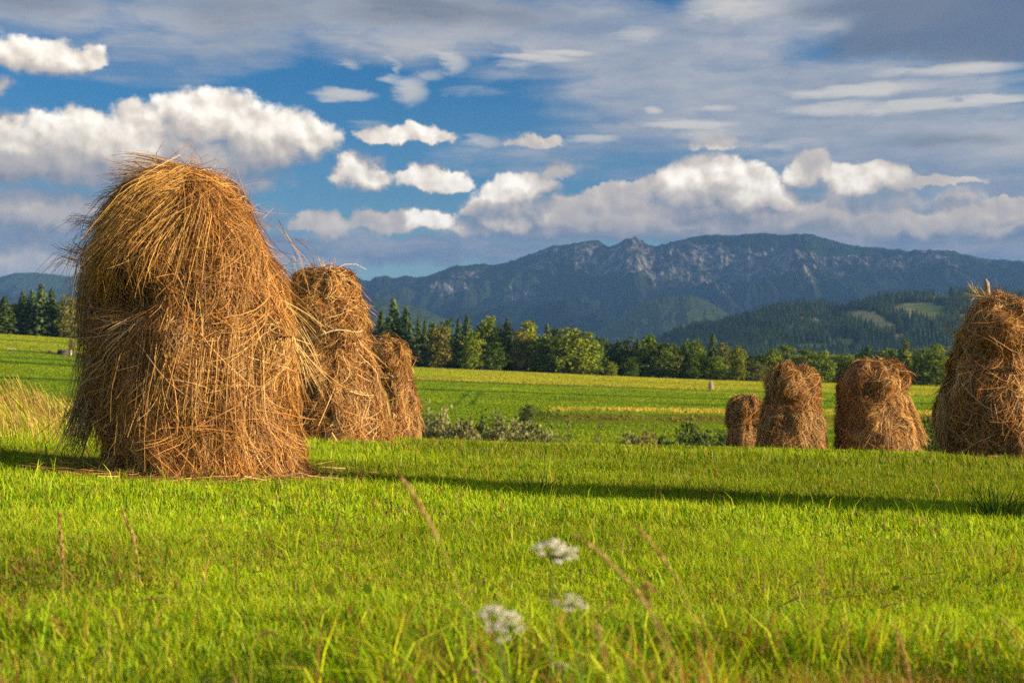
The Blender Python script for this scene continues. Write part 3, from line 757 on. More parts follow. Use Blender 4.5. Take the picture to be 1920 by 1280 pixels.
def straws(paths, n, spread, width, g, sag=0.0, K=7, tone=(0.42, 0.26, 0.10), Yjit=0.1):
    """loose stems: each follows one of the given 3-D poly-lines, scattered about it"""
    out = []
    W = []
    for i in range(n):
        p = np.asarray(paths[g.integers(0, len(paths))], float)
        L = np.linspace(0, 1, len(p)); u0 = g.uniform(0, 0.25); u1 = g.uniform(0.6, 1.0)
        u = np.linspace(u0, u1, K)
        q = np.stack([np.interp(u, L, p[:, c]) for c in range(3)], axis=1)
        d0 = g.normal(0, spread * 0.5, 3); d1 = g.normal(0, spread, 3); d0[1] += g.normal(0, Yjit); d1[1] += g.normal(0, Yjit)
        q = q + d0[None] * (1 - u)[:, None] + d1[None] * u[:, None]
        q[:, 2] -= sag * (u - u0) ** 2 * g.uniform(0, 1)
        out.append(q); W.append(width * g.uniform(0.6, 1.3))
    P = np.array(out)
    V, Fq = ribbons(P, np.array(W), np.linspace(1, 0.5, K))
    t = np.array(tone) * g.uniform(0.6, 1.4, (n, 1))
    return V, Fq, np.repeat(t, K * 2, axis=0)
def crossing(s, n, t_rng, width, length=0.35, tone=1.25, salt=0, out=.10):
    """single pale stems lying any which way over the rest"""
    g = np.random.default_rng(s.seed + 501 + salt); K = 5
    t = g.uniform(*t_rng, n); th = g.uniform(-np.pi, np.pi, n); a = g.normal(0, 1.0, n); L = length * g.uniform(.4, 1.4, n)
    r = np.maximum(np.interp(t, s.s, s.r), .12); u = np.linspace(-.5, .5, K); P = np.empty((n, K, 3)); cv = g.normal(0, .35, n)
    o0 = g.uniform(out * .4, out, n); o1 = g.uniform(-.03, .06, n)
    for i, q in enumerate(u):
        aa = a + cv * q
        P[:, i] = s.P(th + q * L * np.sin(aa) / r, np.clip(t + q * L * np.cos(aa) / s.len, .004, 1.03), o0 + o1 * q * 2, 0.6)
    V, Fq = ribbons(P, width * g.uniform(.6, 1.1, n), np.linspace(1, .6, K), np.stack([np.cos(th), np.sin(th), .3 + 0 * th], -1)[:, None, :], .6)
    tt = HAY_TONES[g.choice([0, 3, 3, 5, 4] if not salt else [0, 1, 2, 3, 5, 4], n)] * (tone * g.uniform(.7, 1.2, n))[:, None]
    return V, Fq, np.repeat(tt, K * 2, axis=0)
def scatter_floor(s, n, rmin, rmax, width, length, th_rng=(-np.pi, np.pi)):
    """stems fallen round the foot"""
    g = np.random.default_rng(s.seed + 77)
    th = g.uniform(*th_rng, n); r = s.r[-1] * (rmin + (rmax - rmin) * g.uniform(0, 1, n) ** 2.2)
    c = np.stack([s.cx[-1] + r * np.cos(th), s.Y + r * np.sin(th), 0 * r], 1)
    a = g.uniform(0, 2 * np.pi, n); L = length * g.uniform(.4, 1.2, n)
    u = np.linspace(-.5, .5, 5)
    P = c[:, None, :] + u[None, :, None] * (L[:, None] * np.stack([np.cos(a), np.sin(a), 0 * a], 1))[:, None, :]
    P[..., 2] = ground_z(P[..., 0], P[..., 1]) + g.uniform(0.025, 0.085, n)[:, None] + 0.03 * g.normal(size=(n, 1)) * u[None]
    V, Fq = ribbons(P, width * g.uniform(.7, 1.3, n), np.linspace(1, .6, 5), np.array([[[0, -0.5, 1.0]]]), 1)
    tone = HAY_TONES[g.choice(len(HAY_TONES), n)] * g.uniform(.7, 1.2, (n, 1))
    return V, Fq, np.repeat(tone, 10, axis=0)

FOOT = []      # footprints, so that no grass grows through the hay
def haystack(label, rows, Y, seed, n_cap, n_skirt, width, waist=0.5, cap_angle=None, skirt_angle=None, length=0.6, off=0.07, group='haystacks in the mown meadow', dep=0.95, cap_off=0.05,
             fly=0.15, twine=None, pole=None, extra=None, locks=(180, 260), floor_n=420, shrink=0.05, relief=None, humps=None):
    if relief is None:
        ph = seed * 1.7                                # sunk in at the waist where the cap hangs over
        relief = lambda th, t: (0.055 * np.exp(-((t - waist + 0.10) / 0.06) ** 2) - 0.10 * np.exp(-((t - waist - 0.015) / 0.035) ** 2)) * (0.7 + 0.6 * np.sin(2 * th + ph)) + 0.06 * np.sin(2 * th + ph * 2) * np.sin(t * 6)
    s = Stack(rows, Y, seed, dep, shrink, relief)
    root = thing('haystack', label, 'haystack', s.base, group)
    inv = np.array(s.base)
    FOOT.append((s.base[0], Y, s.r[-1] * 0.97))
    cap_angle = cap_angle or (lambda th, t: 0 * th); skirt_angle = skirt_angle or (lambda th, t: 0 * th)
    G = Geo()
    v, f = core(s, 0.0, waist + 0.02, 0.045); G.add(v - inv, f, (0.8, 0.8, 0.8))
    nc = len(v); 
    v, q, tn = strands(s, n_cap, (0.0, waist - 0.02), length, width, cap_angle, lock_n=locks[0], off_max=off, flyaway=fly, tmax=waist + 0.10)
    G2 = Geo(); G2.add(v - inv, q, tn)
    v, q, tn = crossing(s, n_cap // 14, (0.03, waist), width); G2.add(v - inv, q, tn)
    v, q, tn = crossing(s, n_cap // 3, (0.03, waist), width * .9, 0.13, .8, 1, .07); G2.add(v - inv, q, tn)
    for hr, hn in (humps or []):
        hs = Stack(hr, Y - 0.12, seed + 5, 0.8, 0.03); hs.base = s.base; hs.gz = s.gz
        v, f = core(hs, 0, 1, 0.03, 28, 16); G.add(v - inv, f, (.8, .8, .8))
        v, q, tn = strands(hs, hn, (0, .9), .45, width, cap_angle, lock_n=60, off_max=off, flyaway=.25, tmax=1.0); G2.add(v - inv, q, tn)
    if extra and 'cap' in extra:
        for (v, q, tn) in extra['cap'](s): G2.add(v - inv, q, tn)
    hay_part('hay_cap', G, G2, root)
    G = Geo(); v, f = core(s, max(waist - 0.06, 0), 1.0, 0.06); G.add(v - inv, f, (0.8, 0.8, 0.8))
    G2 = Geo(); v, q, tn = strands(s, n_skirt, (waist - 0.06, 0.90), length * 1.1, width, skirt_angle, lock_n=locks[1], off_max=off * 0.9, flyaway=fly, tmax=1.012)
    G2.add(v - inv, q, tn)
    v, q, tn = crossing(s, n_skirt // 16, (waist, 0.93), width); G2.add(v - inv, q, tn)
    v, q, tn = crossing(s, n_skirt // 3, (waist, 0.96), width * .9, 0.13, .8, 2, .07); G2.add(v - inv, q, tn)
    v, q, tn = scatter_floor(s, floor_n, 0.90, 2.0, width, 0.26); G2.add(v - inv, q, tn)
    if extra and 'skirt' in extra:
        for (v, q, tn) in extra['skirt'](s): G2.add(v - inv, q, tn)
    hay_part('hay_skirt', G, G2, root)
    if twine:
        (t0, t1, th0, th1, rad) = twine
        th = np.linspace(th0, th1, 40); t = t0 + (t1 - t0) * (np.linspace(0, 1, 40)) + 0.012 * np.sin(np.linspace(0, 9, 40))
        pts = s.P(th, t, 0.085, 0.0) - inv
        g = Geo(); v, f = tube(pts, rad, 5); g.add(v, f)
        # the knot and its hanging end
        kx = pts[15]; v, f = tube([kx + [-.02, -.02, .03], kx + [0.0, -.04, 0], kx + [.015, -.045, -.05], kx + [0.0, -.04, -.13]], rad * 1.3, 5); g.add(v, f)
        g.build('twine', M_TWINE, root)
    if pole:
        (p0, p1, r0, r1) = pole
        a, b = np.array(p0), np.array(p1)
        u = np.linspace(0, 1, 9)[:, None]
        pts = a + (b - a) * u + np.array([[0.008 * math.sin(i * 2.1), 0.006 * math.cos(i * 1.7), 0] for i in range(9)])
        rr = np.linspace(r0, r1, 9); rr[-1] *= 0.55
        v, f = tube(pts - inv, rr, 9); g = Geo(); g.add(v, f); g.build('pole', M_WOOD, root, smooth=False)
    return s, root
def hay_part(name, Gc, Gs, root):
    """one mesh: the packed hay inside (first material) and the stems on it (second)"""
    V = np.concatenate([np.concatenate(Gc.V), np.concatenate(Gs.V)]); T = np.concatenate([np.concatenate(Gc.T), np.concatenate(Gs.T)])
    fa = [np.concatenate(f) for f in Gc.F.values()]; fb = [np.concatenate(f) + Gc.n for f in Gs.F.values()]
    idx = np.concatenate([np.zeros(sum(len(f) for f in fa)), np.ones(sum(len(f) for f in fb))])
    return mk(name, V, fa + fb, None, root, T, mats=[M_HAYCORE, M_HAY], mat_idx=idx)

# --- the big one, front left
def a1(th, t):           # its cap is swept to the left across the front
    front = np.clip(-np.sin(th), 0, 1)
    left = sstep(0.55, -0.5, np.cos(th))
    return -(0.10 + 0.75 * sstep(0.25, 0.02, t) + 0.30) * front * left + 0.25 * front * (1 - left)
def a1s(th, t):
    front = np.clip(-np.sin(th), 0, 1)
    return front * np.where(np.cos(th) < -0.15, -0.30, 0.06) + 0.12 * np.sin(th * 3 + t * 7)
def relief1(th, t):       # the cap overhangs on the left; below it the hay has sunk in, then a slipped lock bulges out
    left = np.exp(-((np.mod(th + np.pi * 2, np.pi * 2) - (2 * np.pi - 2.15)) / 0.62) ** 2)
    return left * (0.07 * np.exp(-((t - 0.37) / 0.06) ** 2) - 0.25 * np.exp(-((t - 0.475) / 0.045) ** 2) + 0.06 * np.exp(-((t - 0.62) / 0.08) ** 2)) \
        + 0.05 * np.exp(-((th + 0.75) / 0.5) ** 2) * np.exp(-((t - 0.5) / 0.1) ** 2) - 0.09 * np.exp(-((th + 1.25) / 0.22) ** 2) * np.exp(-((t - 0.33) / 0.06) ** 2)
def extra1_cap(s):
    g = np.random.default_rng(5); Y = s.Y
    def p(l, dy=0): return [at(x, y, Y + dy) for x, y in l]
    out = []
    top = [p([(400, 352), (340, 318), (270, 310), (200, 315)]), p([(380, 340), (320, 312), (260, 296), (225, 296)], .1), p([(360, 330), (290, 330), (230, 322), (195, 322)], .2), p([(330, 325), (260, 345), (215, 350), (190, 362)], .2)]
    out.append(straws(top, 150, 0.05, 0.0055, g, 0.05))
    out.append(straws([p([(320, 320), (250, 335), (180, 352), (145, 360)]), p([(345, 312), (300, 292), (270, 284), (255, 282)]), p([(300, 325), (230, 356), (160, 400), (118, 432)])], 7, 0.04, 0.004, g, 0.03))
    out.append(straws([p([(340, 330), (344, 300), (346, 285)]), p([(360, 330), (375, 310)]), p([(400, 335), (392, 318)]), p([(470, 380), (455, 340), (444, 316)]), p([(490, 410), (505, 392)])], 12, 0.03, 0.004, g))
    # long arching wisps laid over the front of the cap from right to left
    arcs = []
    for k in range(9):
        y0 = 335 + k * 9
        arcs.append([s.P(-1.15 - 0.02 * k, 0.10 + .012 * k, .06), s.P(-1.5 - .03 * k, 0.125 + .017 * k, .09), s.P(-1.9 - .04 * k, 0.19 + .024 * k, .10), s.P(-2.3 - .05 * k, 0.285 + .022 * k, .09), s.P(-2.55 - .05 * k, 0.36 + .016 * k, .10)])
    out.append(straws(arcs, 900, 0.11, 0.005, g, 0.05, tone=(0.50, 0.29, 0.085), Yjit=0.02))
    arcs2 = []
    for k in range(7):
        arcs2.append([s.P(-0.95 - .05 * k, 0.16 + .01 * k, .05), s.P(-1.1 - .1 * k, 0.26, .09), s.P(-1.25 - .13 * k, 0.36, .10), s.P(-1.35 - .16 * k, 0.45, .10)])
    out.append(straws(arcs2, 500, 0.11, 0.005, g, 0.03, tone=(0.46, 0.26, 0.075), Yjit=0.02))
    # ragged left edge
    edge = [p([(215, 370), (175, 420), (165, 470)], .1), p([(175, 440), (150, 490), (140, 560)]), p([(160, 500), (148, 580), (140, 680)], .1), p([(190, 420), (140, 415), (122, 432)]), p([(170, 480), (130, 470), (110, 452)], .1), p([(160, 495), (118, 480), (75, 528)])]
    out.append(straws(edge, 130, 0.05, 0.0045, g, 0.02))
    ed2 = [p([(535, 440), (575, 470), (600, 500)]), p([(545, 470), (560, 500), (585, 520)]), p([(520, 420), (560, 480), (575, 560)])]
    out.append(straws(ed2, 14, 0.05, 0.0045, g, 0.03))
    return out
def extra1_skirt(s):
    g = np.random.default_rng(6); Y = s.Y
    def p(l, dy=0): return [at(x, y, Y + dy) for x, y in l]
    out = []
    # the long lock that has slipped down on the left and hangs clear of the body
    fr = [p([(205, 560), (185, 650), (160, 740), (135, 810), (118, 858)], -.1), p([(225, 590), (205, 680), (180, 760), (165, 830)], -.15), p([(250, 560), (215, 660), (190, 750), (150, 815)], -.25), p([(200, 620), (180, 720), (150, 790), (125, 840)]),
          p([(185, 500), (170, 600), (160, 700), (150, 790)], .1)]
    out.append(straws(fr, 700, 0.07, 0.005, g, 0.02, tone=(0.30, 0.19, 0.10), Yjit=0.1))
    thin = [p([(160, 740), (140, 800), (120, 850)]), p([(175, 780), (150, 830), (140, 865)]), p([(190, 770), (185, 830), (175, 870)])]
    out.append(straws(thin, 130, 0.07, 0.004, g, 0.02, tone=(0.22, 0.15, 0.08)))
    hang = [p([(155, 470), (152, 560), (142, 655)]), p([(160, 500), (150, 600), (146, 700)]), p([(165, 480), (158, 520), (140, 610)])]
    out.append(straws(hang, 60, 0.04, 0.0045, g))
    # sprays sticking out on the right
    rt = [p([(530, 560), (575, 600), (605, 640)], -.2), p([(540, 580), (580, 650), (610, 720)], -.2), p([(535, 600), (565, 680), (580, 740)], -.1), p([(550, 640), (590, 700), (620, 740)], -.1)]
    out.append(straws(rt, 60, 0.05, 0.005, g, 0.02, tone=(0.55, 0.36, 0.13)))
    far = [p([(150, 660), (120, 680), (85, 700)]), p([(160, 760), (110, 790), (40, 850)])]
    out.append(straws(far, 5, 0.02, 0.004, g, tone=(0.15, 0.09, 0.05)))
    # locks spread over the face, falling to the lower left
    arcs = []
    for k in range(14):
        th = -2.25 + 0.13 * k; t0 = 0.50 + 0.03 * math.sin(k * 2.3)
        arcs.append([s.P(th + .15, t0, .06), s.P(th + .05, t0 + .15, .09), s.P(th - .05, t0 + .28, .10), s.P(th - .12, t0 + .40, .09)])
    out.append(straws(arcs, 420, 0.10, 0.0052, g, 0.0, tone=(0.46, 0.26, 0.08), Yjit=0.02))
    return out
haystack('tallest haystack, standing in front on the left with a windswept top', [(316, 340, 346), (318, 320, 366), (325, 292, 390), (342, 254, 416), (368, 222, 441), (405, 198, 470), (450, 182, 497), (500, 174, 519), (560, 173, 534), (610, 178, 541), (660, 182, 540),
                     (720, 190, 540), (780, 202, 545), (830, 210, 553), (875, 208, 565), (900, 202, 574)], 10.7, 3, 17000, 27000, 0.0043, 0.47, a1, a1s, 0.50, 0.125, relief=relief1, shrink=0.095, extra={'cap': extra1_cap, 'skirt': extra1_skirt}, locks=(200, 330), floor_n=1300)
# --- second, tied with twine
def tuft(px_list, n, seed, spread=0.04, w=0.006, tone=(0.5, 0.33, 0.12)):
    def fn(s):
        g = np.random.default_rng(seed)
        return [straws([[at(x, y, s.Y - 0.05) for x, y in l] for l in px_list], n, spread, w, g, 0.01, tone=tone)]
    return fn
haystack('haystack tied with pale twine, half hidden behind the tallest haystack', [(503, 585, 600), (506, 566, 634), (515, 552, 655), (540, 545, 664), (570, 542, 668), (600, 542, 680), (632, 545, 688), (650, 540, 693), (690, 530, 708), (730, 524, 720), (780, 520, 730), (824, 515, 741)],
         19.6, 12, 7500, 11500, 0.0075, 0.40, lambda th, t: 0.12 * np.sin(3 * th), lambda th, t: 0.10 * np.sin(2 * th + 1) + 0.2 * np.cos(th), 0.6, 0.07, shrink=0.085, relief=lambda th, t: -0.05 * np.exp(-((t - .42) / .03) ** 2) + .05 * np.sin(2 * th + 1) * np.sin(t * 6), twine=(0.44, 0.39, -2.3, -0.25, 0.010),
         extra={'cap': tuft([[(610, 520), (604, 495), (600, 480)], [(620, 515), (622, 495), (622, 484)], [(580, 515), (575, 495)], [(650, 530), (668, 528), (664, 545)], [(645, 520), (672, 535), (668, 560)], [(670, 585), (690, 600), (702, 615)]], 110, 31),
                'skirt': tuft([[(690, 690), (722, 740), (735, 825)], [(600, 740), (590, 800), (575, 825)]], 160, 32)})
haystack('small round topped haystack peeking out behind the twine tied haystack', [(634, 716, 728), (637, 700, 745), (646, 690, 757), (665, 686, 766), (690, 686, 768), (702, 685, 767), (720, 680, 772), (750, 675, 779), (785, 672, 784), (822, 670, 787)],
         30.0, 14, 4600, 6600, 0.0105, 0.38, lambda th, t: 0.15 * np.sin(2 * th), None, 0.6, 0.08, shrink=0.07, twine=(0.42, 0.45, -1.9, -0.2, 0.012),
         extra={'cap': tuft([[(755, 655), (768, 656), (766, 668)], [(760, 680), (772, 690), (775, 700)]], 30, 41, w=0.009), 'skirt': tuft([[(778, 750), (786, 800), (786, 822)]], 120, 42, w=0.009)})
haystack('smallest low haystack at the left end of the right-hand group', [(744, 1394, 1408), (746, 1384, 1418), (754, 1374, 1426), (770, 1368, 1428), (785, 1368, 1427), (800, 1366, 1428), (820, 1363, 1430), (842, 1361, 1432)], 40.0, 21, 4600, 5600, 0.0105, 0.42,
         lambda th, t: -0.2 + 0 * th, None, 0.6, 0.09)
haystack('haystack with a ragged two humped top, overlapping the smallest one', [(696, 1466, 1500), (699, 1454, 1516), (706, 1445, 1522), (715, 1439, 1527), (745, 1436, 1530), (765, 1432, 1532), (790, 1429, 1540), (815, 1425, 1547), (846, 1421, 1557)], 36.0, 25, 7600, 9800, 0.0095, 0.42,
         lambda th, t: 0.2 * np.sin(2 * th), lambda th, t: 0.15 * np.cos(th), 0.62, 0.10, humps=[([(681, 1468, 1480), (684, 1458, 1486), (695, 1450, 1492), (712, 1444, 1496), (730, 1442, 1498)], 700), ([(687, 1506, 1516), (691, 1500, 1521), (702, 1494, 1526), (722, 1490, 1530)], 520)],
         extra={'cap': tuft([[(1475, 700), (1474, 686), (1482, 682)], [(1465, 705), (1470, 684), (1478, 684)], [(1505, 705), (1512, 688), (1517, 700)], [(1448, 700), (1444, 688)], [(1508, 700), (1514, 690), (1522, 712)]], 260, 51, 0.05, 0.012),
                'skirt': tuft([[(1540, 780), (1548, 800), (1550, 805)], [(1500, 760), (1490, 800), (1480, 846)]], 140, 52, 0.06, 0.012)})
haystack('broad haystack with a flat rounded top and skirt flaring to the right', [(677, 1636, 1652), (681, 1618, 1668), (688, 1603, 1681), (700, 1590, 1691), (716, 1580, 1697), (735, 1574, 1699), (757, 1572, 1700), (775, 1571, 1705), (800, 1569, 1715), (825, 1567, 1726), (847, 1566, 1737)], 36.5, 28, 7600, 10000, 0.0095, 0.42,
         lambda th, t: 0.15 * np.sin(2 * th), lambda th, t: 0.15 * np.cos(th), 0.65, 0.10,
         extra={'cap': tuft([[(1640, 690), (1634, 680), (1626, 676)], [(1660, 690), (1654, 678)], [(1690, 700), (1702, 712)]], 60, 61, 0.05, 0.011), 'skirt': tuft([[(1700, 760), (1722, 805), (1738, 830)], [(1700, 740), (1716, 780), (1732, 830)]], 260, 62, 0.08, 0.012)})
Yp = 20.5
haystack('large haystack at the right edge with a wooden pole tip on top', [(546, 1856, 1884), (552, 1840, 1906), (566, 1822, 1926), (590, 1806, 1944), (620, 1794, 1954), (650, 1786, 1960), (676, 1784, 1958), (690, 1783, 1958), (715, 1775, 1966), (745, 1767, 1972), (790, 1764, 1978), (830, 1770, 1984), (858, 1776, 1990)],
         Yp, 33, 9000, 12500, 0.0075, 0.40, lambda th, t: 0.12 * np.sin(3 * th), lambda th, t: 0.08 * np.sin(5 * th), 0.65, 0.09, shrink=0.11, pole=(at(1858, 590, Yp), at(1848, 523, Yp), 0.056, 0.036),
         extra={'cap': tuft([[(1845, 560), (1825, 545), (1812, 528)], [(1838, 560), (1830, 540), (1832, 530)], [(1850, 556), (1838, 542)], [(1880, 556), (1872, 540)], [(1810, 590), (1800, 582), (1793, 581)], [(1795, 640), (1775, 610), (1765, 606)], [(1860, 560), (1820, 556), (1800, 556)]], 90, 71, 0.03, 0.006),
                'skirt': tuft([[(1768, 740), (1765, 790), (1764, 840)], [(1772, 740), (1775, 800), (1772, 850)], [(1900, 690), (1896, 760), (1900, 850)], [(1915, 700), (1895, 720), (1870, 735), (1870, 790)]], 420, 72, 0.05, 0.008)})
# --- the one beyond the right edge, whose shadow lies across the grass
def outside():
    X, Y = 6.6, 8.3
    px = 960 + F * X / Y; k = 11.0 / Y; zb = float(ground_z(X, Y))
    rows = [(309, 345, 350), (318, 292, 398), (335, 250, 426), (360, 220, 455), (400, 190, 488), (450, 172, 518), (520, 160, 540), (610, 166, 550), (720, 170, 552), (830, 170, 562), (900, 168, 574)]
    pb = HOR - (zb - CZ) / Y * F
    rows = [(pb - (900 - a) * k * 0.93, px + (b - 365) * k * .8, px + (c - 365) * k * .8) for a, b, c in rows]
    haystack('haystack standing just outside the right edge, its long shadow crossing the grass', rows, Y, 41, 3000, 4500, 0.011, 0.47, None, None, 0.6, 0.08, floor_n=50)
outside()

# small stook far out in the field
def stook():
    X, Y, _ = at(1333, 727, 262); z = float(ground_z(X, Y)); k = Y / F
    t = thing('stook', 'small grey cone shaped stook alone in the far field', 'stook', (X, Y, z))
    g = Geo(); r = np.random.default_rng(3)
    h = 18.5 * k; w = 4.6 * k
    for i in range(16):
        a = i / 16 * 2 * math.pi
        v, f = tube([(w * math.cos(a), w * math.sin(a), -0.05), (w * .62 * math.cos(a + .2), w * .62 * math.sin(a + .2), h * .5), (w * .28 * math.cos(a + .3), w * .28 * math.sin(a + .3), h * r.uniform(.9, 1.04))], [0.16, 0.14, 0.07], 6); g.add(v, f)
    v, f = tube([(0, 0, -.05), (0, 0, h * .9)], [w * .9, w * .2], 12); g.add(v, f)
    g.build('straw_sheaf', M_WOOD, t)
    g = Geo(); v, f = tube([(w * .5 * math.cos(a), w * .5 * math.sin(a), h * .66) for a in np.linspace(0, 6.28, 17)], 0.05, 5); g.add(v, f); g.build('binding', M_TWINE, t)
stook()
# low dark shed with pale stone ends, far left
def shed():
    Y = 258
    X, _, _ = at(120, 665, Y); z = float(ground_z(X, Y)); k = Y / F
    t = thing('shed', 'low dark shed with pale stone ends in the left field', 'shed', (X, Y, z))
    def box(g, x0, x1, y0, y1, z0, z1):
        V = np.array([(x, y, zz) for x in (x0, x1) for y in (y0, y1) for zz in (z0, z1)])
        g.add(V, np.array([(0, 1, 3, 2), (4, 6, 7, 5), (0, 4, 5, 1), (2, 3, 7, 6), (0, 2, 6, 4), (1, 5, 7, 3)]))
    g = Geo(); box(g, -8 * k, 10 * k, -1.2, 1.2, -.3, 6.5 * k); g.build('wall', M_SHED, t)
    g = Geo(); V = np.array([(-9 * k, -1.6, 6.3 * k), (10.0 * k, -1.6, 6.3 * k), (10.0 * k, 0, 9.6 * k), (-9 * k, 0, 9.6 * k), (-9 * k, 1.6, 6.3 * k), (10.0 * k, 1.6, 6.3 * k)])
    g.add(V, [np.array([(0, 1, 2, 3), (3, 2, 5, 4), (0, 4, 5, 1)]), np.array([(0, 3, 4), (1, 5, 2)])]); g.build('roof', M_SHED, t)
    for x0, x1, h in ((10.02 * k, 15 * k, 8.6 * k), (-14 * k, -10 * k, 5.5 * k)):
        g = Geo(); v, f = tube([((x0 + x1) / 2, 0, -.3), ((x0 + x1) / 2 + .02, 0, h * .6), ((x0 + x1) / 2, 0, h)], [(x1 - x0) * .5, (x1 - x0) * .48, (x1 - x0) * .36], 8); g.add(v, f); g.build('stone_end', M_STONE, t)
shed()
# ------------------------------------------------------------------ grass
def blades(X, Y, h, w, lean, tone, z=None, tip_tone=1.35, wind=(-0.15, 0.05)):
    n = len(X); Z = ground_z(X, Y) if z is None else z
    a = rng.uniform(0, 2 * np.pi, n)
    dx = np.cos(a) * lean + wind[0] * rng.uniform(0.3, 1.5, n); dy = np.sin(a) * lean + wind[1]
    b = rng.uniform(0, 2 * np.pi, n); sx = np.cos(b) * w * .5; sy = np.sin(b) * w * .5
    V = np.empty((n, 5, 3))
    V[:, 0] = np.stack([X - sx, Y - sy, Z - 0.01], 1); V[:, 1] = np.stack([X + sx, Y + sy, Z - 0.01], 1)
    mx, my, mz = X + dx * h * .38, Y + dy * h * .38, Z + h * .58
    V[:, 2] = np.stack([mx - sx * .8, my - sy * .8, mz], 1); V[:, 3] = np.stack([mx + sx * .8, my + sy * .8, mz], 1)
    ll = np.sqrt(1 + dx ** 2 + dy ** 2)
    V[:, 4] = np.stack([X + dx * h, Y + dy * h, Z + h / ll * rng.uniform(.85, 1.05, n)], 1)
    i = np.arange(n) * 5
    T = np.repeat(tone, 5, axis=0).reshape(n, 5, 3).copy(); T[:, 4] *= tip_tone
    return V.reshape(-1, 3), np.stack([i, i + 1, i + 3, i + 2], 1), np.stack([i + 2, i + 3, i + 4], 1), T.reshape(-1, 3)
def area(n, y0, y1, t=0.40):
    """points spread evenly over the wedge of ground in view between two distances"""
    Y = np.sqrt(rng.uniform(y0 ** 2, y1 ** 2, n)); X = rng.uniform(-t, t, n) * (Y + 1.9)
    ok = np.ones(n, bool)
    for fx, fy, fr in FOOT: ok &= (X - fx) ** 2 + (Y - fy) ** 2 > (fr * 0.96) ** 2
    return X[ok], Y[ok]
G1 = np.array([0.225, 0.355, 0.007]); G2 = np.array([0.39, 0.44, 0.012]); G3 = np.array([0.085, 0.18, 0.007]); GD = np.array([0.45, 0.31, 0.075])
def sward_tone(X, Y, dry_bias=0.0):
    n = len(X)
    p = fbm(X * 0.9, Y * 0.9, 91, 3); q = fbm(X * 0.25, Y * 0.25, 92, 3)
    u = rng.uniform(size=(n, 1))
    c = np.where(u < 0.5, G1, np.where(u < 0.80, G2, G3)) * rng.uniform(0.75, 1.25, (n, 1))
    c = c * (0.68 + 0.62 * sstep(0.35, 0.65, q))[:, None] * (0.8 + 0.4 * fbm(X * 2.5, Y * 2.5, 93, 2))[:, None]
    dry = rng.uniform(size=n) < (0.05 + dry_bias + 0.45 * sstep(5.0, 3.9, Y) * sstep(0.46, 0.60, p) + 0.09 * sstep(0.56, 0.72, p) * sstep(7.5, 4.0, Y) + 0.06 * sstep(.55, .7, p))
    c[dry] = np.where(rng.uniform(size=(dry.sum(), 1)) < .5, GD, np.array([0.40, 0.19, 0.06])) * rng.uniform(.55, 1.15, (dry.sum(), 1))
    return c
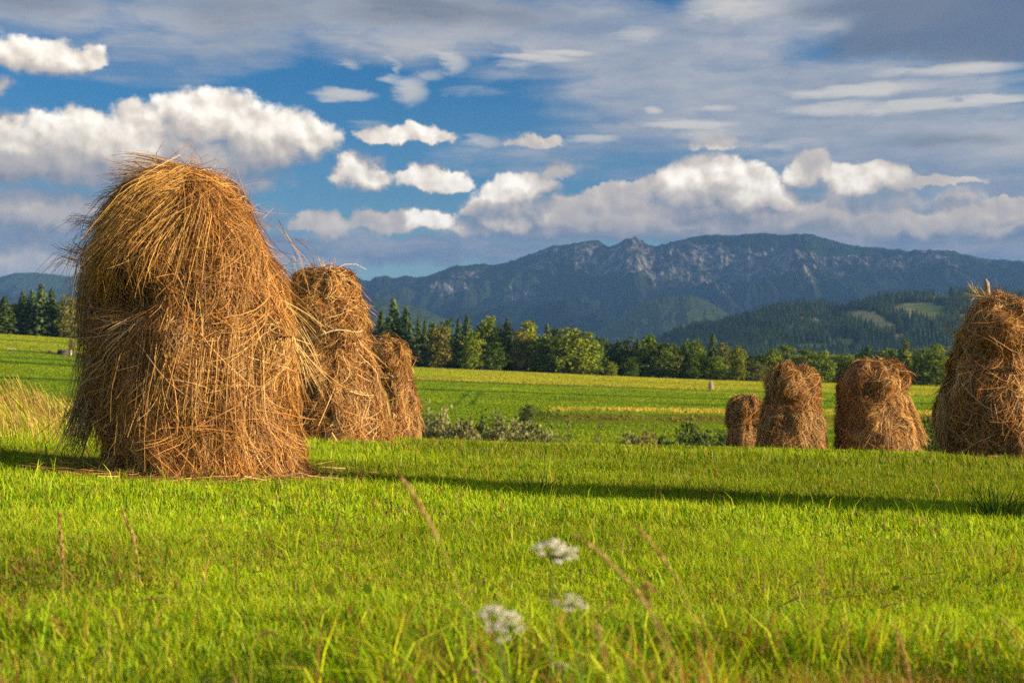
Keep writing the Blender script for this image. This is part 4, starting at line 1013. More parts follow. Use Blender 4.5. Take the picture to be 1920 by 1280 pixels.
def build_grass():
    Vs = []; Q = []; Tt = []; C = []; n0 = 0
    def put(res):
        nonlocal n0
        v, q, t, c = res
        Vs.append(v); Q.append(q + n0); Tt.append(t + n0); C.append(c); n0 += len(v)
    def hgt(X, Y, base): return base * rng.uniform(0.45, 1.35, len(X)) * (0.55 + 0.9 * fbm(X * 1.1, Y * 1.1, 95, 3)) 
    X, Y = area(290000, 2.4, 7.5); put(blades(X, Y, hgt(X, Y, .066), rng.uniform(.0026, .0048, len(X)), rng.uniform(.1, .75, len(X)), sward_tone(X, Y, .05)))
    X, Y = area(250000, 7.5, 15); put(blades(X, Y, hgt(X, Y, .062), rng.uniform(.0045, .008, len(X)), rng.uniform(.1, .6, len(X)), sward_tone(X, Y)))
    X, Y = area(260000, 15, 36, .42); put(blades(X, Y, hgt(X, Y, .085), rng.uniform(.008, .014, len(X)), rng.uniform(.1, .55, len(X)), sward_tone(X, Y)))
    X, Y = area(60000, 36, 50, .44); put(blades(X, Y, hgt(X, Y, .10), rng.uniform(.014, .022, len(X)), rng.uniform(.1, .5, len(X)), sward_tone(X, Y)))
    # longer blades in the foreground
    X, Y = area(15000, 2.4, 5.0); k = fbm(X * 1.1, Y * 1.1, 97, 3) > 0.44; X, Y = X[k], Y[k]
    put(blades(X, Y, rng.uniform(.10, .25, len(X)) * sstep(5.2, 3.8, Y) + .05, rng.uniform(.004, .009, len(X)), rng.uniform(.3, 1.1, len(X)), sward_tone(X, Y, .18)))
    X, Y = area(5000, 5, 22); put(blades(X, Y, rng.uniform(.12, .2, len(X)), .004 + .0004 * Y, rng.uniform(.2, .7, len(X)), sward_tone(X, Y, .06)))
    # dead thatch lying between the blades
    X, Y = area(3500, 2.2, 9); k = fbm(X * 0.9, Y * 0.9, 91, 3) > 0.45; X, Y = X[k], Y[k]; n = len(X)
    a = rng.uniform(0, 6.28, n); L = rng.uniform(.04, .16, n); wd = rng.uniform(.002, .005, n); zz = ground_z(X, Y) + rng.uniform(.015, .06, n)
    dx, dy = np.cos(a) * L / 2, np.sin(a) * L / 2; px_, py_ = -np.sin(a) * wd, np.cos(a) * wd; tl = rng.normal(0, .02, n)
    V = np.stack([np.stack([X - dx - px_, Y - dy - py_, zz - tl], 1), np.stack([X + dx - px_, Y + dy - py_, zz + tl], 1), np.stack([X + dx + px_, Y + dy + py_, zz + tl + .002], 1), np.stack([X - dx + px_, Y - dy + py_, zz - tl + .002], 1)], 1).reshape(-1, 3)
    tt = np.repeat(np.array([0.34, 0.22, 0.08]) * rng.uniform(.5, 1.4, (n, 1)), 4, axis=0); i = np.arange(n) * 4
    put((V, np.stack([i, i + 1, i + 2, i + 3], 1), np.zeros((0, 3), int), tt))
    # clover, dandelion and dock leaves low down in front
    X, Y = area(1500, 2.2, 6); k = fbm(X * 0.7, Y * 0.7, 99, 3) > 0.47; X, Y = X[k], Y[k]; n = len(X)
    a = rng.uniform(0, 6.28, n); L = rng.uniform(.008, .017, n) * np.where(rng.uniform(size=n) < .04, 1.9, 1); asp = np.where(L > .035, .35, .75)
    zz = ground_z(X, Y) + rng.uniform(.03, .085, n); tl = rng.normal(.1, .45, n)
    e1 = np.stack([np.cos(a), np.sin(a), tl], 1) * L[:, None]; e2 = np.stack([-np.sin(a), np.cos(a), rng.normal(0, .3, n)], 1) * (L * asp)[:, None]; c0 = np.stack([X, Y, zz], 1)
    V = np.stack([c0 - e1, c0 - e1 * .3 + e2 * .9, c0 + e1 * .5 + e2 * .8, c0 + e1, c0 + e1 * .5 - e2 * .8, c0 - e1 * .3 - e2 * .9], 1).reshape(-1, 3); i = np.arange(n) * 6
    tt = np.repeat(np.where(rng.uniform(size=(n, 1)) < .75, np.array([0.17, 0.28, 0.02]), np.array([0.30, 0.33, 0.04])) * rng.uniform(.7, 1.3, (n, 1)), 6, axis=0)
    put((V, np.concatenate([np.stack([i, i + 1, i + 2, i + 3], 1), np.stack([i, i + 3, i + 4, i + 5], 1)]), np.zeros((0, 3), int), tt))
    o = mk('grass', np.concatenate(Vs), [np.concatenate(Q), np.concatenate(Tt).astype(int)], M_GRASS, tint=np.concatenate(C))
    setting(o, 'stuff', 'short sunlit green grass of the mown meadow in front', 'grass')
    # the sward of the fields across the dip
    n = 300000
    u = rng.uniform(size=n); Y = 92 + (372 - 92) * u ** 0.8; X = rng.uniform(-0.42, 0.42, n) * Y
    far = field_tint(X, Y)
    b = far * rng.uniform(.85, 1.2, (n, 1)) * 1.6
    dryn = far[:, 0] > far[:, 1] * 1.05
    h = np.where(dryn, rng.uniform(.15, .4, n), rng.uniform(.05, .13, n)); w = rng.uniform(.08, .2, n) * (0.5 + Y / 350)
    v, q, t, c = blades(X, Y, h, w, rng.uniform(.1, .5, n), b, tip_tone=1.1)
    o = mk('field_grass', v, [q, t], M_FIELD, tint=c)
    setting(o, 'stuff', 'green grass of the fields across the dip, below the trees', 'grass')
    # tall dry grass along the crest on the far left
    n = 2600
    Y = rng.uniform(13, 26, n); X = Y * rng.uniform(-.40, -.255, n)
    k = rng.uniform(size=n) < sstep(-.25, -.33, X / Y) * 0.75 + .25
    X, Y = X[k], Y[k]; n = len(X)
    Z = ground_z(X, Y); h = rng.uniform(.10, .42, n) * sstep(-.25, -.35, X / Y) * (0.45 + 1.0 * noise(X * 2.2, Y * .9, 131)) + .06
    u = np.linspace(0, 1, 5)
    lean = rng.uniform(.15, .55, n); a = rng.normal(np.pi, .5, n)
    P = np.stack([X[:, None] + np.cos(a)[:, None] * lean[:, None] * h[:, None] * u ** 2, Y[:, None] + np.sin(a)[:, None] * lean[:, None] * h[:, None] * u ** 2, Z[:, None] + h[:, None] * u * (1 - .12 * lean[:, None] * u)], axis=-1)
    tone = np.array([0.46, 0.29, 0.085]) * rng.uniform(.6, 1.25, (n, 1)); tone[rng.uniform(size=n) < .3] = G2 * 1.1
    V, Fq = ribbons(P, rng.uniform(.006, .011, n), np.array([1, .8, .6, .8, 1.1]))
    o = mk('dry_grass', V, Fq, M_DRY, tint=np.repeat(tone, 10, axis=0))
    setting(o, 'stuff', 'tall straw coloured grass along the crest at the left edge', 'dry grass')
build_grass()
# ------------------------------------------------------------------ single plants in the foreground
M_STEM = leafy('plant_stem', 0.1, 0.02)
def umbel(label, head, Y, wpx, foot, seed, tilt=(0, 0), nray=14, green=(0.10, 0.14, 0.03), flat=0.35, group=None, ray=0.6, arc=0.0):
    r = np.random.default_rng(seed)
    H = np.array(at(*head, Y)); Bx, By, _ = at(*foot, Y); Bz = float(ground_z(Bx, By)); B = np.array([Bx, By, Bz - .02])
    t = thing('umbel_flower', label, 'flower', tuple(B), group)
    R_ = wpx / F * Y * .5
    hub = H - np.array([tilt[0] * R_, tilt[1] * R_, ray * R_])
    g = Geo(); mid = (B + hub) / 2 + np.array([0.02, 0, 0.03])
    v, f = tube([B - B, (B + mid) / 2 - B, mid - B, hub - B], [.0024, .0022, .0019, .0015], 6); g.add(v, f, green)
    f2 = Geo()
    ax = np.array([tilt[0], tilt[1], 1.0]); ax /= np.linalg.norm(ax)
    e1 = np.cross(ax, [0, 1, 0]); e1 /= np.linalg.norm(e1); e2 = np.cross(ax, e1)
    for i in range(nray):
        a = i * 2.399 + r.uniform(-.2, .2); q = math.sqrt((i + .5) / nray) * r.uniform(.9, 1.08)
        p = H + (e1 * math.cos(a) + e2 * math.sin(a)) * R_ * q - ax * R_ * flat * q * q + r.normal(0, .05 * R_, 3)
        m = (hub + p) / 2 + (p - hub) * [.12, .12, -.05]
        v, f = tube([hub - B, m - B, p - B], [.0011, .0009, .0007], 4); g.add(v, f, green)
        rc = R_ * r.uniform(.13, .2)
        for k in range(9):                                  # florets
            b = k * 2.399; qq = math.sqrt((k + .3) / 9) * rc
            c = p + (e1 * math.cos(b) + e2 * math.sin(b)) * qq + ax * rc * .25 * (1 - qq / rc)
            f2.add(ICO_V * rc * .34 * np.array([1, 1, .55]) + c - B, ICO_F, np.array([0.85, 0.82, 0.74]) * r.uniform(.8, 1.05))
    g.build('stem', M_STEM, t); f2.build('flower_head', M_PETAL, t)
    return t
umbel('largest white umbel flower in the blurred foreground, a flat bowed head', (1046, 1020), 2.5, 92, (985, 1700), 1, (0.22, -.15), 22, flat=.45)
umbel('upper left head of the paired white umbel flowers low in front', (912, 1140), 2.25, 52, (985, 1760), 2, (-.25, -.2), 12)
umbel('knobbly white umbel flower below the middle, right one of a pair', (945, 1160), 2.2, 84, (1000, 1770), 3, (0.3, -.75), 20, flat=.3)
umbel('small rounded white umbel flower right of the knobbly pair', (1074, 1122), 2.4, 60, (1100, 1730), 4, (0.25, -.5), 14, flat=.6)
umbel('tiny white umbel flower at the bottom, below the knobbly pair', (1056, 1245), 2.3, 30, (1075, 1760), 5, (.2, -.4), 6)
umbel('tall thin white umbel flower rising above the dry grass at the left edge', (22, 653), 14.0, 18, (24, 800), 6, (0, 0), 14, (0.16, 0.2, 0.03), flat=.15)
def stalk(label, path, Y, head_frac, head_w, seed, width=.0028, tone=(0.50, 0.36, 0.10), head_tone=(0.46, 0.30, 0.12), group='dry seeding grass stalks in front', Y2=None):
    """a grass stalk that ends in a seed head; path in rows and columns from root to tip"""
    r = np.random.default_rng(seed)
    Y2 = Y2 or Y
    P = np.array([at(x, y, Y + (Y2 - Y) * i / (len(path) - 1)) for i, (x, y) in enumerate(path)])
    x0, y0 = P[0, 0], P[0, 1]; gz = float(ground_z(x0, y0))
    P = np.concatenate([[[x0, y0, gz - .02]], P]) if P[0, 2] > gz + .02 else P
    L = np.concatenate([[0], np.cumsum(np.linalg.norm(np.diff(P, axis=0), axis=1))]); L /= L[-1]
    u = np.linspace(0, 1, 22); C = np.stack([np.interp(u, L, P[:, c]) for c in range(3)], 1)
    for _ in range(3): C[1:-1] = (C[:-2] + 2 * C[1:-1] + C[2:]) / 4
    B = C[0].copy()
    t = thing('grass_stalk', label, 'grass stalk', tuple(B), group)
    g = Geo(); v, f = tube(C - B, np.linspace(width, width * .45, 22) * .5, 5); g.add(v, f, tone); g.build('stem', M_STEM, t)
    g = Geo(); n = 70
    uu = 1 - head_frac * r.uniform(0, 1, n)
    c = np.stack([np.interp(uu, u, C[:, k]) for k in range(3)], 1)
    d = C[-1] - C[-4]; d /= np.linalg.norm(d)
    k = (uu - (1 - head_frac)) / head_frac
    wd = head_w * np.sin(np.pi * np.clip(k * .92 + .06, 0, 1)) ** .7
    for i in range(n):
        o = r.normal(size=3); o -= d * (o @ d); o /= np.linalg.norm(o)
        p0 = c[i] + o * wd[i] * .15; p1 = p0 + o * wd[i] * .75 + d * head_w * 1.8; s_ = np.cross(o, d) * head_w * .32
        g.add(np.array([p0, (p0 + p1) / 2 + s_, p1, (p0 + p1) / 2 - s_]) - B, np.array([(0, 1, 2, 3)]), np.array(head_tone) * r.uniform(.7, 1.3))
    g.build('seed_head', M_DRY, t)
STALKS = [('leaning brown grass stalk with its seed head over the shadow', [(905, 1290), (870, 1120), (818, 1000), (785, 935), (752, 897)], 2.7, .20, .0085),
          ('brown seeding stalk arching toward the largest white umbel', [(1290, 1290), (1240, 1170), (1180, 1085), (1130, 1035), (1085, 1008)], 2.6, .30, .008),
          ('slender stalk with a long pale seed head right of the umbels', [(1330, 1290), (1300, 1150), (1262, 1070), (1225, 1015), (1190, 985)], 3.1, .22, .008),
          ('golden stalk bending over right of the small rounded umbel', [(1275, 1290), (1225, 1160), (1195, 1100), (1180, 1078), (1200, 1088), (1225, 1108)], 2.5, .20, .007),
          ('thin stalk hanging its seed head beside the small rounded umbel', [(1150, 1290), (1120, 1180), (1108, 1140), (1116, 1155), (1124, 1195)], 2.4, .25, .007),
          ('short upright dry stalk in the grass below the big haystack', [(262, 1060), (252, 1010), (240, 985), (230, 957)], 5.2, .5, .012),
          ('reddish dry stalk left of the short upright one', [(118, 1050), (114, 1010), (110, 985), (112, 966)], 4.8, .5, .012),
          ('pale bent stalk standing alone in the grass right of center', [(1545, 1100), (1540, 1080), (1538, 1062), (1537, 1052)], 4.6, .5, .007),
          ('ochre stalk leaning left at the lower right', [(1710, 1290), (1700, 1235), (1690, 1205), (1680, 1185)], 3.1, .45, .009),
          ('curved stalk low on the left side of the foreground', [(205, 1145), (240, 1130), (280, 1122), (318, 1120)], 3.7, .25, .006),
          ('drooping stalk at the bottom, left of the knobbly umbels', [(470, 1215), (490, 1180), (505, 1178), (520, 1192)], 3.3, .2, .006)]
for i, (lab, path, Y, hf, hw) in enumerate(STALKS): stalk(lab, path, Y, hf, hw, 300 + i)
def small_flower(label, px, py, Y, size, col, name, cat, seed):
    r = np.random.default_rng(seed); H = np.array(at(px, py, Y)); gz = float(ground_z(H[0], Y)); B = np.array([H[0] + .01, Y, gz - .01])
    t = thing(name, label, cat, tuple(B))
    g = Geo(); v, f = tube([np.zeros(3), (H - B) * .5 + [.006, 0, 0], H - B], [.0016, .0014, .001], 5); g.add(v, f, (0.08, 0.13, 0.02)); g.build('stem', M_STEM, t)
    g = Geo()
    for i in range(26):
        d = r.normal(size=3); d /= np.linalg.norm(d); d[2] = abs(d[2]); s_ = np.cross(d, [0, .3, 1]); s_ /= np.linalg.norm(s_)
        p = H - B
        g.add(np.array([p, p + d * size * .6 + s_ * size * .2, p + d * size, p + d * size * .6 - s_ * size * .2]), np.array([(0, 1, 2, 3)]), np.array(col) * r.uniform(.75, 1.2))
    g.build('petals', M_PETAL, t)
small_flower('small yellow flower in the blurred grass at the bottom', 1172, 1232, 3.0, .010, (0.75, 0.42, 0.02), 'yellow_flower', 'flower', 1)
small_flower('small pink clover flower at the bottom edge', 891, 1262, 3.0, .012, (0.55, 0.22, 0.35), 'clover_flower', 'flower', 2)
small_flower('yellow leafy bud at the bottom right of the grass', 1814, 1214, 3.3, .013, (0.62, 0.50, 0.02), 'yellow_flower', 'flower', 3)
def tussock(label, px, py, Y, n, hmax, seed):
    """a dark clump of longer grass left by the mower"""
    r = np.random.default_rng(seed); X, _, _ = at(px, py, Y); z = float(ground_z(X, Y))
    a = r.uniform(0, 6.28, n); q = r.uniform(0, .16, n); h = hmax * r.uniform(.5, 1, n); le = r.uniform(.1, .9, n)
    u = np.linspace(0, 1, 5)
    P = np.stack([np.cos(a)[:, None] * (q[:, None] + le[:, None] * h[:, None] * u ** 1.7), np.sin(a)[:, None] * (q[:, None] + le[:, None] * h[:, None] * u ** 1.7), h[:, None] * (u - .25 * le[:, None] * u * u)], -1)
    V, Fq = ribbons(P, r.uniform(.005, .009, n), np.array([1, .9, .75, .5, .1]))
    o = mk('grass_tussock', V, Fq, M_GRASS, tint=np.repeat(np.array([0.045, 0.10, 0.012]) * r.uniform(.7, 1.2, (n, 1)), 10, axis=0)); o.location = (X, Y, z)
    tag(o, label, 'grass tussock')
tussock('dark grass tussock standing in the shadow near the right edge', 1870, 950, 8.9, 90, .30, 5)
tussock('small dark grass tussock at the shadow edge in the middle', 1010, 905, 10.2, 30, .20, 6)
# ------------------------------------------------------------------ sky, sun, air, camera
def cloud_px(px, py):
    u = (px - 960) / F; v = (HOR - py) / F
    ph = math.atan(u)
    return (ph * 26.67, v * math.cos(ph) * 26.67)
# clouds: (column, row, half width, half height, weight) in the photograph's pixels
CUMULUS = [(60, 300, 190, 95, 1.0), (230, 300, 190, 110, 1.1), (400, 235, 130, 78, 1.1), (360, 300, 160, 90, 1.0), (480, 280, 130, 85, 1.0), (560, 262, 90, 60, 0.85), (450, 340, 120, 40, 0.7), (120, 380, 180, 50, 0.55), (0, 240, 80, 40, .7),
           (50, 480, 130, 50, 0.75), (110, 505, 70, 30, .7), (20, 415, 90, 26, .6),
           (70, 120, 110, 55, 0.8), (165, 112, 50, 32, .65), (10, 165, 50, 24, .6),
           (680, 328, 68, 44, 1.0), (655, 316, 40, 30, .9), (815, 340, 78, 32, 1.0), (795, 326, 40, 24, .85), (770, 262, 105, 28, 0.85), (700, 254, 42, 24, .8),
           (820, 420, 60, 34, 1.0), (710, 422, 130, 32, 0.8), (590, 415, 80, 26, 0.7), (880, 430, 30, 20, .5),
           (960, 365, 75, 44, 1.0), (1000, 350, 60, 34, .9), (955, 420, 60, 30, .85), (1040, 322, 50, 20, .6), (1080, 395, 90, 45, .75), (1170, 400, 140, 50, 0.9),
           (1340, 340, 100, 58, 1.25), (1400, 370, 110, 60, 1.2), (1310, 365, 110, 60, 1.2), (1280, 400, 170, 45, 1.0), (1240, 345, 30, 20, .8), (1180, 360, 60, 24, .7), (1440, 385, 70, 36, 1.0), (1130, 360, 40, 16, .6),
           (1520, 325, 52, 42, 0.85), (1620, 345, 90, 44, 0.9), (1640, 330, 50, 30, .85), (1600, 390, 150, 46, .75), (1760, 400, 130, 40, .75), (1760, 345, 90, 12, .7), (1880, 380, 60, 14, 0.8), (1850, 430, 120, 40, .7), (1760, 398, 16, 9, .9),
           (90, 405, 220, 62, .8), (300, 440, 180, 50, .65), (30, 500, 140, 44, .7), (1080, 412, 170, 40, .85), (1220, 418, 170, 44, .95), (1420, 422, 150, 40, .95), (1570, 408, 150, 46, .9), (1720, 425, 200, 44, .85), (1870, 420, 140, 46, .8), (960, 395, 110, 50, .8), (1140, 425, 130, 34, .8), (1290, 428, 150, 34, .95), (1020, 432, 70, 24, .6), (1440, 420, 120, 30, .8), (1590, 430, 120, 26, .6), (870, 440, 90, 22, .5), (640, 440, 110, 20, .5), (1190, 435, 60, 24, .7),
           (1020, 268, 62, 20, .55), (1345, 268, 60, 26, .5)]
SUNLIT = [(1370, 335, 130, 62, 1.3), (1420, 365, 90, 50, 1.2), (420, 225, 190, 75, 1.1), (230, 250, 120, 55, .8), (80, 235, 130, 50, .8), (560, 250, 90, 60, .9), (670, 315, 80, 50, .9), (825, 330, 90, 40, .9), (825, 412, 60, 40, 1.1), (940, 360, 80, 50, .8), (770, 258, 90, 30, .6), (60, 100, 160, 60, .5), (1610, 335, 70, 30, .6), (960, 410, 60, 36, .7)]
LOWGREY = [(200, 470, 380, 80, .8), (700, 475, 320, 36, .85), (1100, 425, 300, 46, .9), (1400, 430, 330, 40, 1.0), (1700, 440, 340, 60, 1.0), (950, 470, 200, 34, .6), (300, 420, 260, 60, .8), (1840, 450, 260, 70, 1.0), (560, 470, 200, 40, .8), (90, 395, 220, 46, .8), (-200, 450, 300, 90, 1), (2150, 440, 300, 90, 1)]
VEIL = [(1480, 190, 480, 110, 1.0), (1240, 180, 260, 80, .9), (1700, 270, 380, 80, .95), (1250, 100, 330, 90, .9), (800, 40, 330, 80, .9), (420, 34, 220, 66, .9), (1750, 330, 330, 60, .8), (1350, 330, 250, 60, .6), (1080, 50, 230, 70, .8), (60, 15, 190, 62, 1.0), (250, 80, 160, 60, .35), (1100, 280, 220, 40, .5), (1500, 30, 300, 60, .9)]
DARK = [(50, 0, 230, 50, .42), (430, 15, 220, 52, .38), (820, 20, 280, 60, .46), (1780, 50, 270, 66, 1.1), (1640, 85, 120, 26, .9), (1900, 70, 200, 60, 1.1), (1620, 20, 160, 40, .7), (1780, 265, 200, 26, .4)]
BRIGHT_ = [(1790, 132, 150, 17, .9), (1640, 170, 150, 18, .75), (1720, 202, 160, 12, .95), (1870, 188, 100, 7, .9), (1560, 205, 120, 14, .8), (1310, 235, 90, 12, .85), (1000, 110, 110, 9, .8), (1060, 98, 70, 8, .8), (1330, 205, 60, 8, .7), (1225, 210, 22, 10, .8), (1380, 15, 120, 30, .55), (1200, 60, 60, 16, .45), (1560, 50, 50, 30, .4), (960, 118, 60, 14, .6), (640, 178, 80, 14, 1.0), (610, 184, 40, 8, .8), (770, 170, 44, 36, .75), (845, 118, 36, 24, .75), (800, 142, 40, 16, .6), (655, 122, 22, 16, .5), (900, 175, 70, 14, .35), (735, 126, 14, 22, .55), (740, 150, 22, 16, .5), (1110, 260, 70, 9, .7), (1340, 255, 70, 20, .5), (1460, 280, 36, 12, .45), (910, 262, 40, 14, .6), (700, 240, 60, 12, .4)]
def blob_group(name, blobs, warp, kflat):
    g = bpy.data.node_groups.new(name, 'ShaderNodeTree')
    g.interface.new_socket('P', in_out='INPUT', socket_type='NodeSocketVector'); g.interface.new_socket('D', in_out='OUTPUT', socket_type='NodeSocketFloat')
    t = NT(g); gi = t.new('NodeGroupInput'); go = t.new('NodeGroupOutput'); P = gi.outputs[0]
    acc = None
    for (px, py, a, b, w) in blobs:
        cx, cy = cloud_px(px, py); a_, b_ = a / 100.0, b / 100.0
        q = t.vec('SUBTRACT', P, (cx, cy, 0))
        q1 = t.vec('MULTIPLY', q, (1 / a_, 1 / b_, 0)); q2 = t.vec('MULTIPLY', q, (-1 / a_, -kflat / b_, 0))
        m = t.vec('MAXIMUM', q1, q2)
        d = t.vec('DOT_PRODUCT', m, m)
        v = t.math('MULTIPLY_ADD', d, -w, w)
        if acc is None: acc = v
        else: acc = t.math('SMOOTH_MAX', acc, v, 0.18)
    acc = t.math('MAXIMUM', acc, -1.5)
    t.l.new(acc, go.inputs[0])
    return g
def build_world():
    w = bpy.data.worlds.new('World'); scn.world = w; w.use_nodes = True
    t = NT(w.node_tree); t.n.clear()
    out = t.new('ShaderNodeOutputWorld'); bg = t.new('ShaderNodeBackground')
    sky = t.new('ShaderNodeTexSky', sky_type='NISHITA'); sky.sun_disc = False
    sky.sun_elevation = SUN_EL; sky.sun_rotation = SUN_AZ; sky.altitude = 800; sky.air_density = 1.0; sky.dust_density = 0.6; sky.ozone_density = 2.0
    tc = t.new('ShaderNodeTexCoord'); sp = t.new('ShaderNodeSeparateXYZ'); t.l.new(tc.outputs['Generated'], sp.inputs[0])
    x, y, z = sp.outputs
    ph = t.math('ARCTAN2', x, y)
    hl = t.math('SQRT', t.math('ADD', t.math('MULTIPLY', x, x), t.math('MULTIPLY', y, y)))
    e = t.math('DIVIDE', z, t.math('MAXIMUM', hl, 0.05))
    cb = t.new('ShaderNodeCombineXYZ'); t.put(cb.inputs[0], t.math('MULTIPLY', ph, 26.67)); t.put(cb.inputs[1], t.math('MULTIPLY', e, 26.67))
    P = cb.outputs[0]
    def nv(scale, detail, rough=.55, stretch=None, off=0.0):
        v = P if stretch is None else t.vec('MULTIPLY', P, stretch)
        nd = t.new('ShaderNodeTexNoise', noise_dimensions='2D'); t.l.new(v, nd.inputs['Vector'])
        nd.inputs['Scale'].default_value = scale; nd.inputs['Detail'].default_value = detail; nd.inputs['Roughness'].default_value = rough
        return nd
    # ragged edges: the place is pushed about by turbulence before the cloud shapes are looked up
    wn = nv(1.2, 5, .6); wv = t.vec('MULTIPLY', t.vec('SUBTRACT', wn.outputs['Color'], (.5, .5, .5)), (0.75, 0.55, 0))
    Pc = t.vec('ADD', P, wv)
    gc = blob_group('cumulus', CUMULUS, .5, 1.5); gl = blob_group('low_grey', LOWGREY, .5, 1.2); gv = blob_group('veil', VEIL, .5, 1); gd = blob_group('dark_veil', DARK, .5, 1); gb = blob_group('bright_streak', BRIGHT_, .5, 1); gs = blob_group('sunlit', SUNLIT, .5, 1)
    def call(g, p):
        nd = t.new('ShaderNodeGroup'); nd.node_tree = g; t.put(nd.inputs[0], p); return nd.outputs[0]
    def billow(p):
        """cauliflower lumps"""
        a = t.new('ShaderNodeTexVoronoi', voronoi_dimensions='2D', feature='SMOOTH_F1'); t.put(a.inputs['Vector'], p); a.inputs['Scale'].default_value = 1.9; a.inputs['Smoothness'].default_value = .5
        nn = t.new('ShaderNodeTexNoise', noise_dimensions='2D'); t.put(nn.inputs['Vector'], p); nn.inputs['Scale'].default_value = 1.3; nn.inputs['Detail'].default_value = 7; nn.inputs['Roughness'].default_value = .58
        s = t.math('MULTIPLY_ADD', a.outputs['Distance'], -0.8, 0.30)
        b = t.new('ShaderNodeTexVoronoi', voronoi_dimensions='2D', feature='SMOOTH_F1'); t.put(b.inputs['Vector'], p); b.inputs['Scale'].default_value = 4.6; b.inputs['Smoothness'].default_value = .4
        s = t.math('ADD', s, t.math('MULTIPLY_ADD', b.outputs['Distance'], -0.22, 0.085))
        return t.math('ADD', s, t.math('MULTIPLY_ADD', nn.outputs[0], 1.1, -0.55))
    Pb = t.vec('ADD', P, t.vec('SCALE', wv, scale=.45))
    D0 = call(gc, Pc); bl0 = billow(Pb)
    f1 = nv(3.2, 7, .72)
    D1 = t.math('ADD', t.math('MULTIPLY_ADD', bl0, 0.62, D0), t.math('MULTIPLY_ADD', f1.outputs[0], 0.5, -.25))
    bl1 = billow(t.vec('ADD', Pb, (0.09, 0.13, 0)))
    up = call(gc, t.vec('ADD', Pc, (0.10, 0.40, 0)))               # how much cloud stands above this place
    lump = t.math('SUBTRACT', bl0, bl1)
    under = t.math('SUBTRACT', up, D0)
    fine = nv(5.0, 4, .65)
    wdt = t.smooth(under, -0.6, 0.4, 0.42, 1.0)                   # crisp lit tops, dissolving bases
    a_c = t.smooth(t.math('DIVIDE', t.math('ADD', D1, 0.04), wdt), 0.0, 1.0)
    br = t.smooth(under, -0.75, 0.55, 0.88, 0.10)
    br = t.math('MULTIPLY_ADD', lump, 0.62, br)
    br = t.math('ADD', br, t.math('MULTIPLY_ADD', fine.outputs[0], 0.30, -0.15))
    br = t.math('MULTIPLY', br, t.smooth(call(gs, Pc), -0.5, 0.7, 0.50, 0.95))
    c_cum = t.ramp(br, [(0, (0.23, 0.23, 0.25)), (0.22, (0.41, 0.37, 0.345)), (0.45, (0.59, 0.505, 0.41)), (0.70, (0.86, 0.745, 0.595)), (1.0, (1.22, 1.12, 0.95))])
    # greys
    ns = nv(0.5, 6, .55, (0.5, 1.5, 1)); mp = t.new('ShaderNodeMapping'); t.l.new(P, mp.inputs['Vector']); mp.inputs['Rotation'].default_value = (0, 0, -0.14); mp.inputs['Scale'].default_value = (0.33, 1.7, 1)
    ns2 = t.new('ShaderNodeTexNoise', noise_dimensions='2D'); t.l.new(t.vec('ADD', mp.outputs[0], t.vec('SCALE', wv, scale=.5)), ns2.inputs['Vector']); ns2.inputs['Scale'].default_value = 1.0; ns2.inputs['Detail'].default_value = 8; ns2.inputs['Roughness'].default_value = .64
    Pw = t.vec('ADD', P, t.vec('MULTIPLY', t.vec('SUBTRACT', ns.outputs['Color'], (.5, .5, .5)), (2.6, 0.9, 0)))
    nvv = t.math('MULTIPLY_ADD', ns2.outputs[0], 1.6, -0.80)
    Dv = t.math('ADD', call(gv, Pw), t.math('MULTIPLY', nvv, .9)); a_v = t.math('MULTIPLY', t.smooth(Dv, -0.34, 0.75), .94)
    Dd = t.math('ADD', call(gd, Pw), t.math('MULTIPLY', nvv, .55)); a_d = t.math('MULTIPLY', t.smooth(Dd, 0.0, .7), .9)
    Db = t.math('ADD', call(gb, t.vec('ADD', P, t.vec('MULTIPLY', t.vec('SUBTRACT', ns2.outputs['Color'], (.5, .5, .5)), (1.2, .35, 0)))), t.math('MULTIPLY', nvv, .9)); a_b = t.math('MULTIPLY', t.smooth(Db, 0.0, .9), .75)
    Dl = t.math('ADD', call(gl, Pc), t.math('MULTIPLY', nvv, .6)); a_l = t.math('MULTIPLY', t.smooth(Dl, -0.15, 0.7), .95)
    c_v = t.mix(t.smooth(t.math('ADD', t.math('MULTIPLY', ns.outputs[0], .62), t.math('MULTIPLY', ns2.outputs[0], .38)), .33, .66), (0.22, 0.265, 0.345), (0.48, 0.46, 0.44))
    c_l = t.mix(t.smooth(ns2.outputs[0], .35, .7), (0.15, 0.19, 0.27), (0.34, 0.335, 0.35))
    SK = 0.60
    skyc = t.vec('SCALE', sky.outputs[0], scale=0.115 * SK)
    hs = t.new('ShaderNodeHueSaturation'); t.put(hs.inputs['Color'], skyc); hs.inputs['Saturation'].default_value = 1.62; hs.inputs['Value'].default_value = 0.74; hs.inputs['Hue'].default_value = 0.512
    blue = hs.outputs[0]
    def k(c): return tuple(v * SK for v in c)
    c = t.mix(a_v, blue, t.vec('SCALE', c_v, scale=SK)); c = t.mix(a_d, c, k((0.125, 0.15, 0.205))); c = t.mix(a_b, c, k((0.68, 0.62, 0.53))); c = t.mix(a_l, c, t.vec('SCALE', c_l, scale=SK)); c = t.mix(a_c, c, t.vec('SCALE', c_cum, scale=SK))
    # plain clouds for the rest of the sky
    no = nv(0.5, 4, .55, (0.5, 1.5, 1))
    c2 = t.mix(t.smooth(no.outputs[0], .44, .62, 0, .9), blue, k((0.62, 0.61, 0.62)))
    inside = t.math('MULTIPLY', t.smooth(t.math('ABSOLUTE', ph), .62, .45), t.math('MULTIPLY', t.smooth(e, .42, .30), t.math('GREATER_THAN', y, 0.0)))
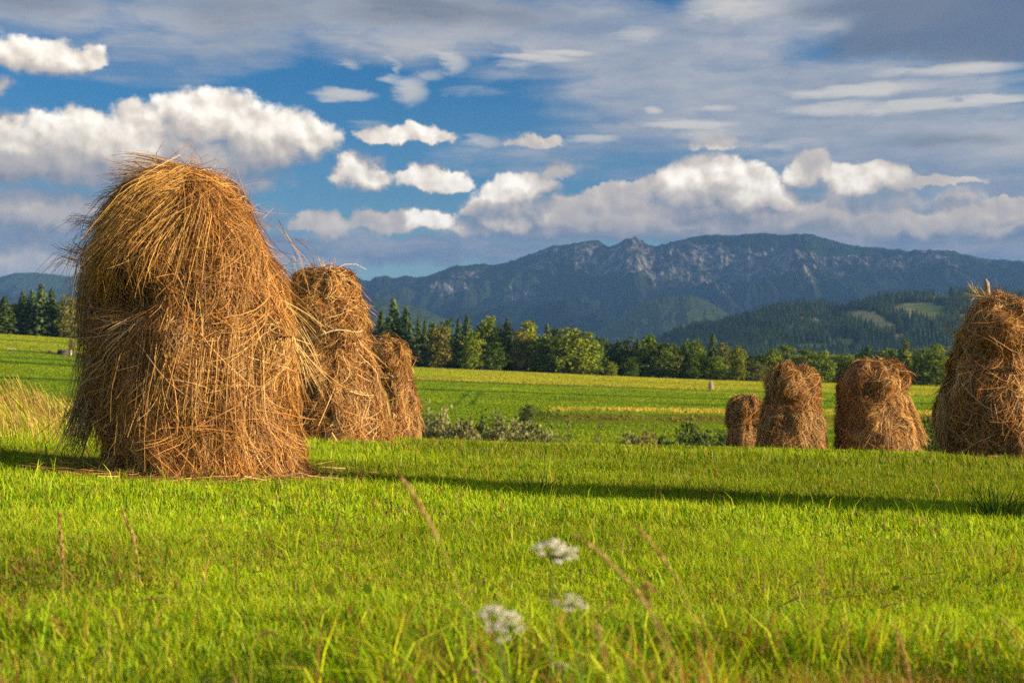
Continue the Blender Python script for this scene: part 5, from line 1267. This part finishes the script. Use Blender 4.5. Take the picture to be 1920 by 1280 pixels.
    t.l.new(c, bg.inputs['Color']); bg.inputs['Strength'].default_value = 1.0
    bg2 = t.new('ShaderNodeBackground'); t.l.new(c2, bg2.inputs['Color'])
    ms = t.new('ShaderNodeMixShader'); t.l.new(inside, ms.inputs[0]); t.l.new(bg2.outputs[0], ms.inputs[1]); t.l.new(bg.outputs[0], ms.inputs[2])
    t.l.new(ms.outputs[0], out.inputs[0])
    w.cycles.sampling_method = 'MANUAL'; w.cycles.sample_map_resolution = 256
build_world()
def lamp():
    l = bpy.data.lights.new('sun', 'SUN'); l.energy = 5.0; l.angle = R(0.5); l.color = (1.0, 0.79, 0.50)
    o = bpy.data.objects.new('sun', l); COL.objects.link(o)
    from mathutils import Vector
    o.rotation_euler = Vector(SDIR).to_track_quat('Z', 'Y').to_euler(); o.location = (30, -20, 40)
lamp()
def shade_cloud_bank():
    """the broad cloud added unseen on the right to keep the mountains in shade"""
    nx, ny = 90, 90
    x = np.linspace(4300, 15500, nx); y = np.linspace(-2900, 7600, ny)
    XX, YY = np.meshgrid(x, y)
    u = (XX - 9900) / 5600; v = (YY - 2350) / 5250
    d = 1 - np.sqrt(np.abs(u) ** 2.6 + np.abs(v) ** 2.6) + 0.30 * (fbm(XX * 0.0006, YY * 0.0006, 301, 5) - 0.5)
    th = np.clip(d, 0, 1) ** .5
    top = 2750 + 900 * th * (0.5 + fbm(XX * 0.0012, YY * 0.0012, 302, 5)); bot = 2750 - 200 * th * (0.4 + fbm(XX * 0.002, YY * 0.002, 303, 4))
    hole = fbm(XX * 0.0007, YY * 0.0007, 305, 3) > 0.665
    ok = (d > 0) & ~hole
    i = (np.arange(ny - 1)[:, None] * nx + np.arange(nx - 1)[None, :])
    keep = (ok[:-1, :-1] & ok[1:, :-1] & ok[:-1, 1:] & ok[1:, 1:]).ravel(); i = i.ravel()[keep]
    q = np.stack([i, i + 1, i + nx + 1, i + nx], 1); n = nx * ny
    m, t, out = material('shade_cloud_skin')
    df = t.new('ShaderNodeBsdfDiffuse'); df.inputs['Color'].default_value = (.8, .8, .8, 1); tp = t.new('ShaderNodeBsdfTransparent'); mx = t.new('ShaderNodeMixShader'); mx.inputs[0].default_value = .64; t.l.new(df.outputs[0], mx.inputs[1]); t.l.new(tp.outputs[0], mx.inputs[2]); t.l.new(mx.outputs[0], out.inputs[0])
    o = mk('shade_cloud', np.concatenate([np.stack([XX, YY, top], -1).reshape(-1, 3), np.stack([XX, YY, bot], -1).reshape(-1, 3)]), [q, q[:, ::-1] + n], m, smooth=True)
    setting(o, 'structure')
shade_cloud_bank()
def air():
    x, y0, y1, z0, z1 = 16000, -400, 16500, -60.0, 1050.0
    V = [(a, b, c) for a in (-x, x) for b in (y0, y1) for c in (z0, z1)]
    m, t, out = material('air')
    pv = t.new('ShaderNodeVolumePrincipled'); pv.inputs['Color'].default_value = (0.22, 0.47, 1.0, 1); pv.inputs['Density'].default_value = 0.000062
    pv.inputs['Anisotropy'].default_value = 0.0
    t.l.new(pv.outputs[0], out.inputs['Volume'])
    o = mk('haze', V, np.array([(0, 1, 3, 2), (4, 6, 7, 5), (0, 4, 5, 1), (2, 3, 7, 6), (0, 2, 6, 4), (1, 5, 7, 3)]), m)
    setting(o, 'stuff', 'thin blue haze between the meadow and the mountains', 'haze')
air()
cam = bpy.data.cameras.new('camera'); co = bpy.data.objects.new('camera', cam); COL.objects.link(co)
cam.sensor_width = 36; cam.lens = F / 1920 * 36; cam.shift_y = (HOR - 640) / 1920
cam.clip_start = 0.05; cam.clip_end = 60000
co.location = (0, 0, CZ); co.rotation_euler = (R(90), 0, 0)
cam.dof.use_dof = True; cam.dof.focus_distance = 11.5; cam.dof.aperture_fstop = 4.0
scn.camera = co
vs = scn.view_settings; vs.view_transform = 'Standard'; vs.look = 'None'; vs.exposure = 1.08; vs.gamma = 1.0
cy = scn.cycles
scn.render.engine = 'CYCLES'
cy.max_bounces = 6; cy.diffuse_bounces = 3; cy.glossy_bounces = 2; cy.transmission_bounces = 4; cy.volume_bounces = 1; cy.transparent_max_bounces = 8
cy.use_denoising = False; cy.denoiser = 'OPENIMAGEDENOISE'
cy.use_adaptive_sampling = True; cy.adaptive_threshold = 0.02
cy.sample_clamp_indirect = 4.0
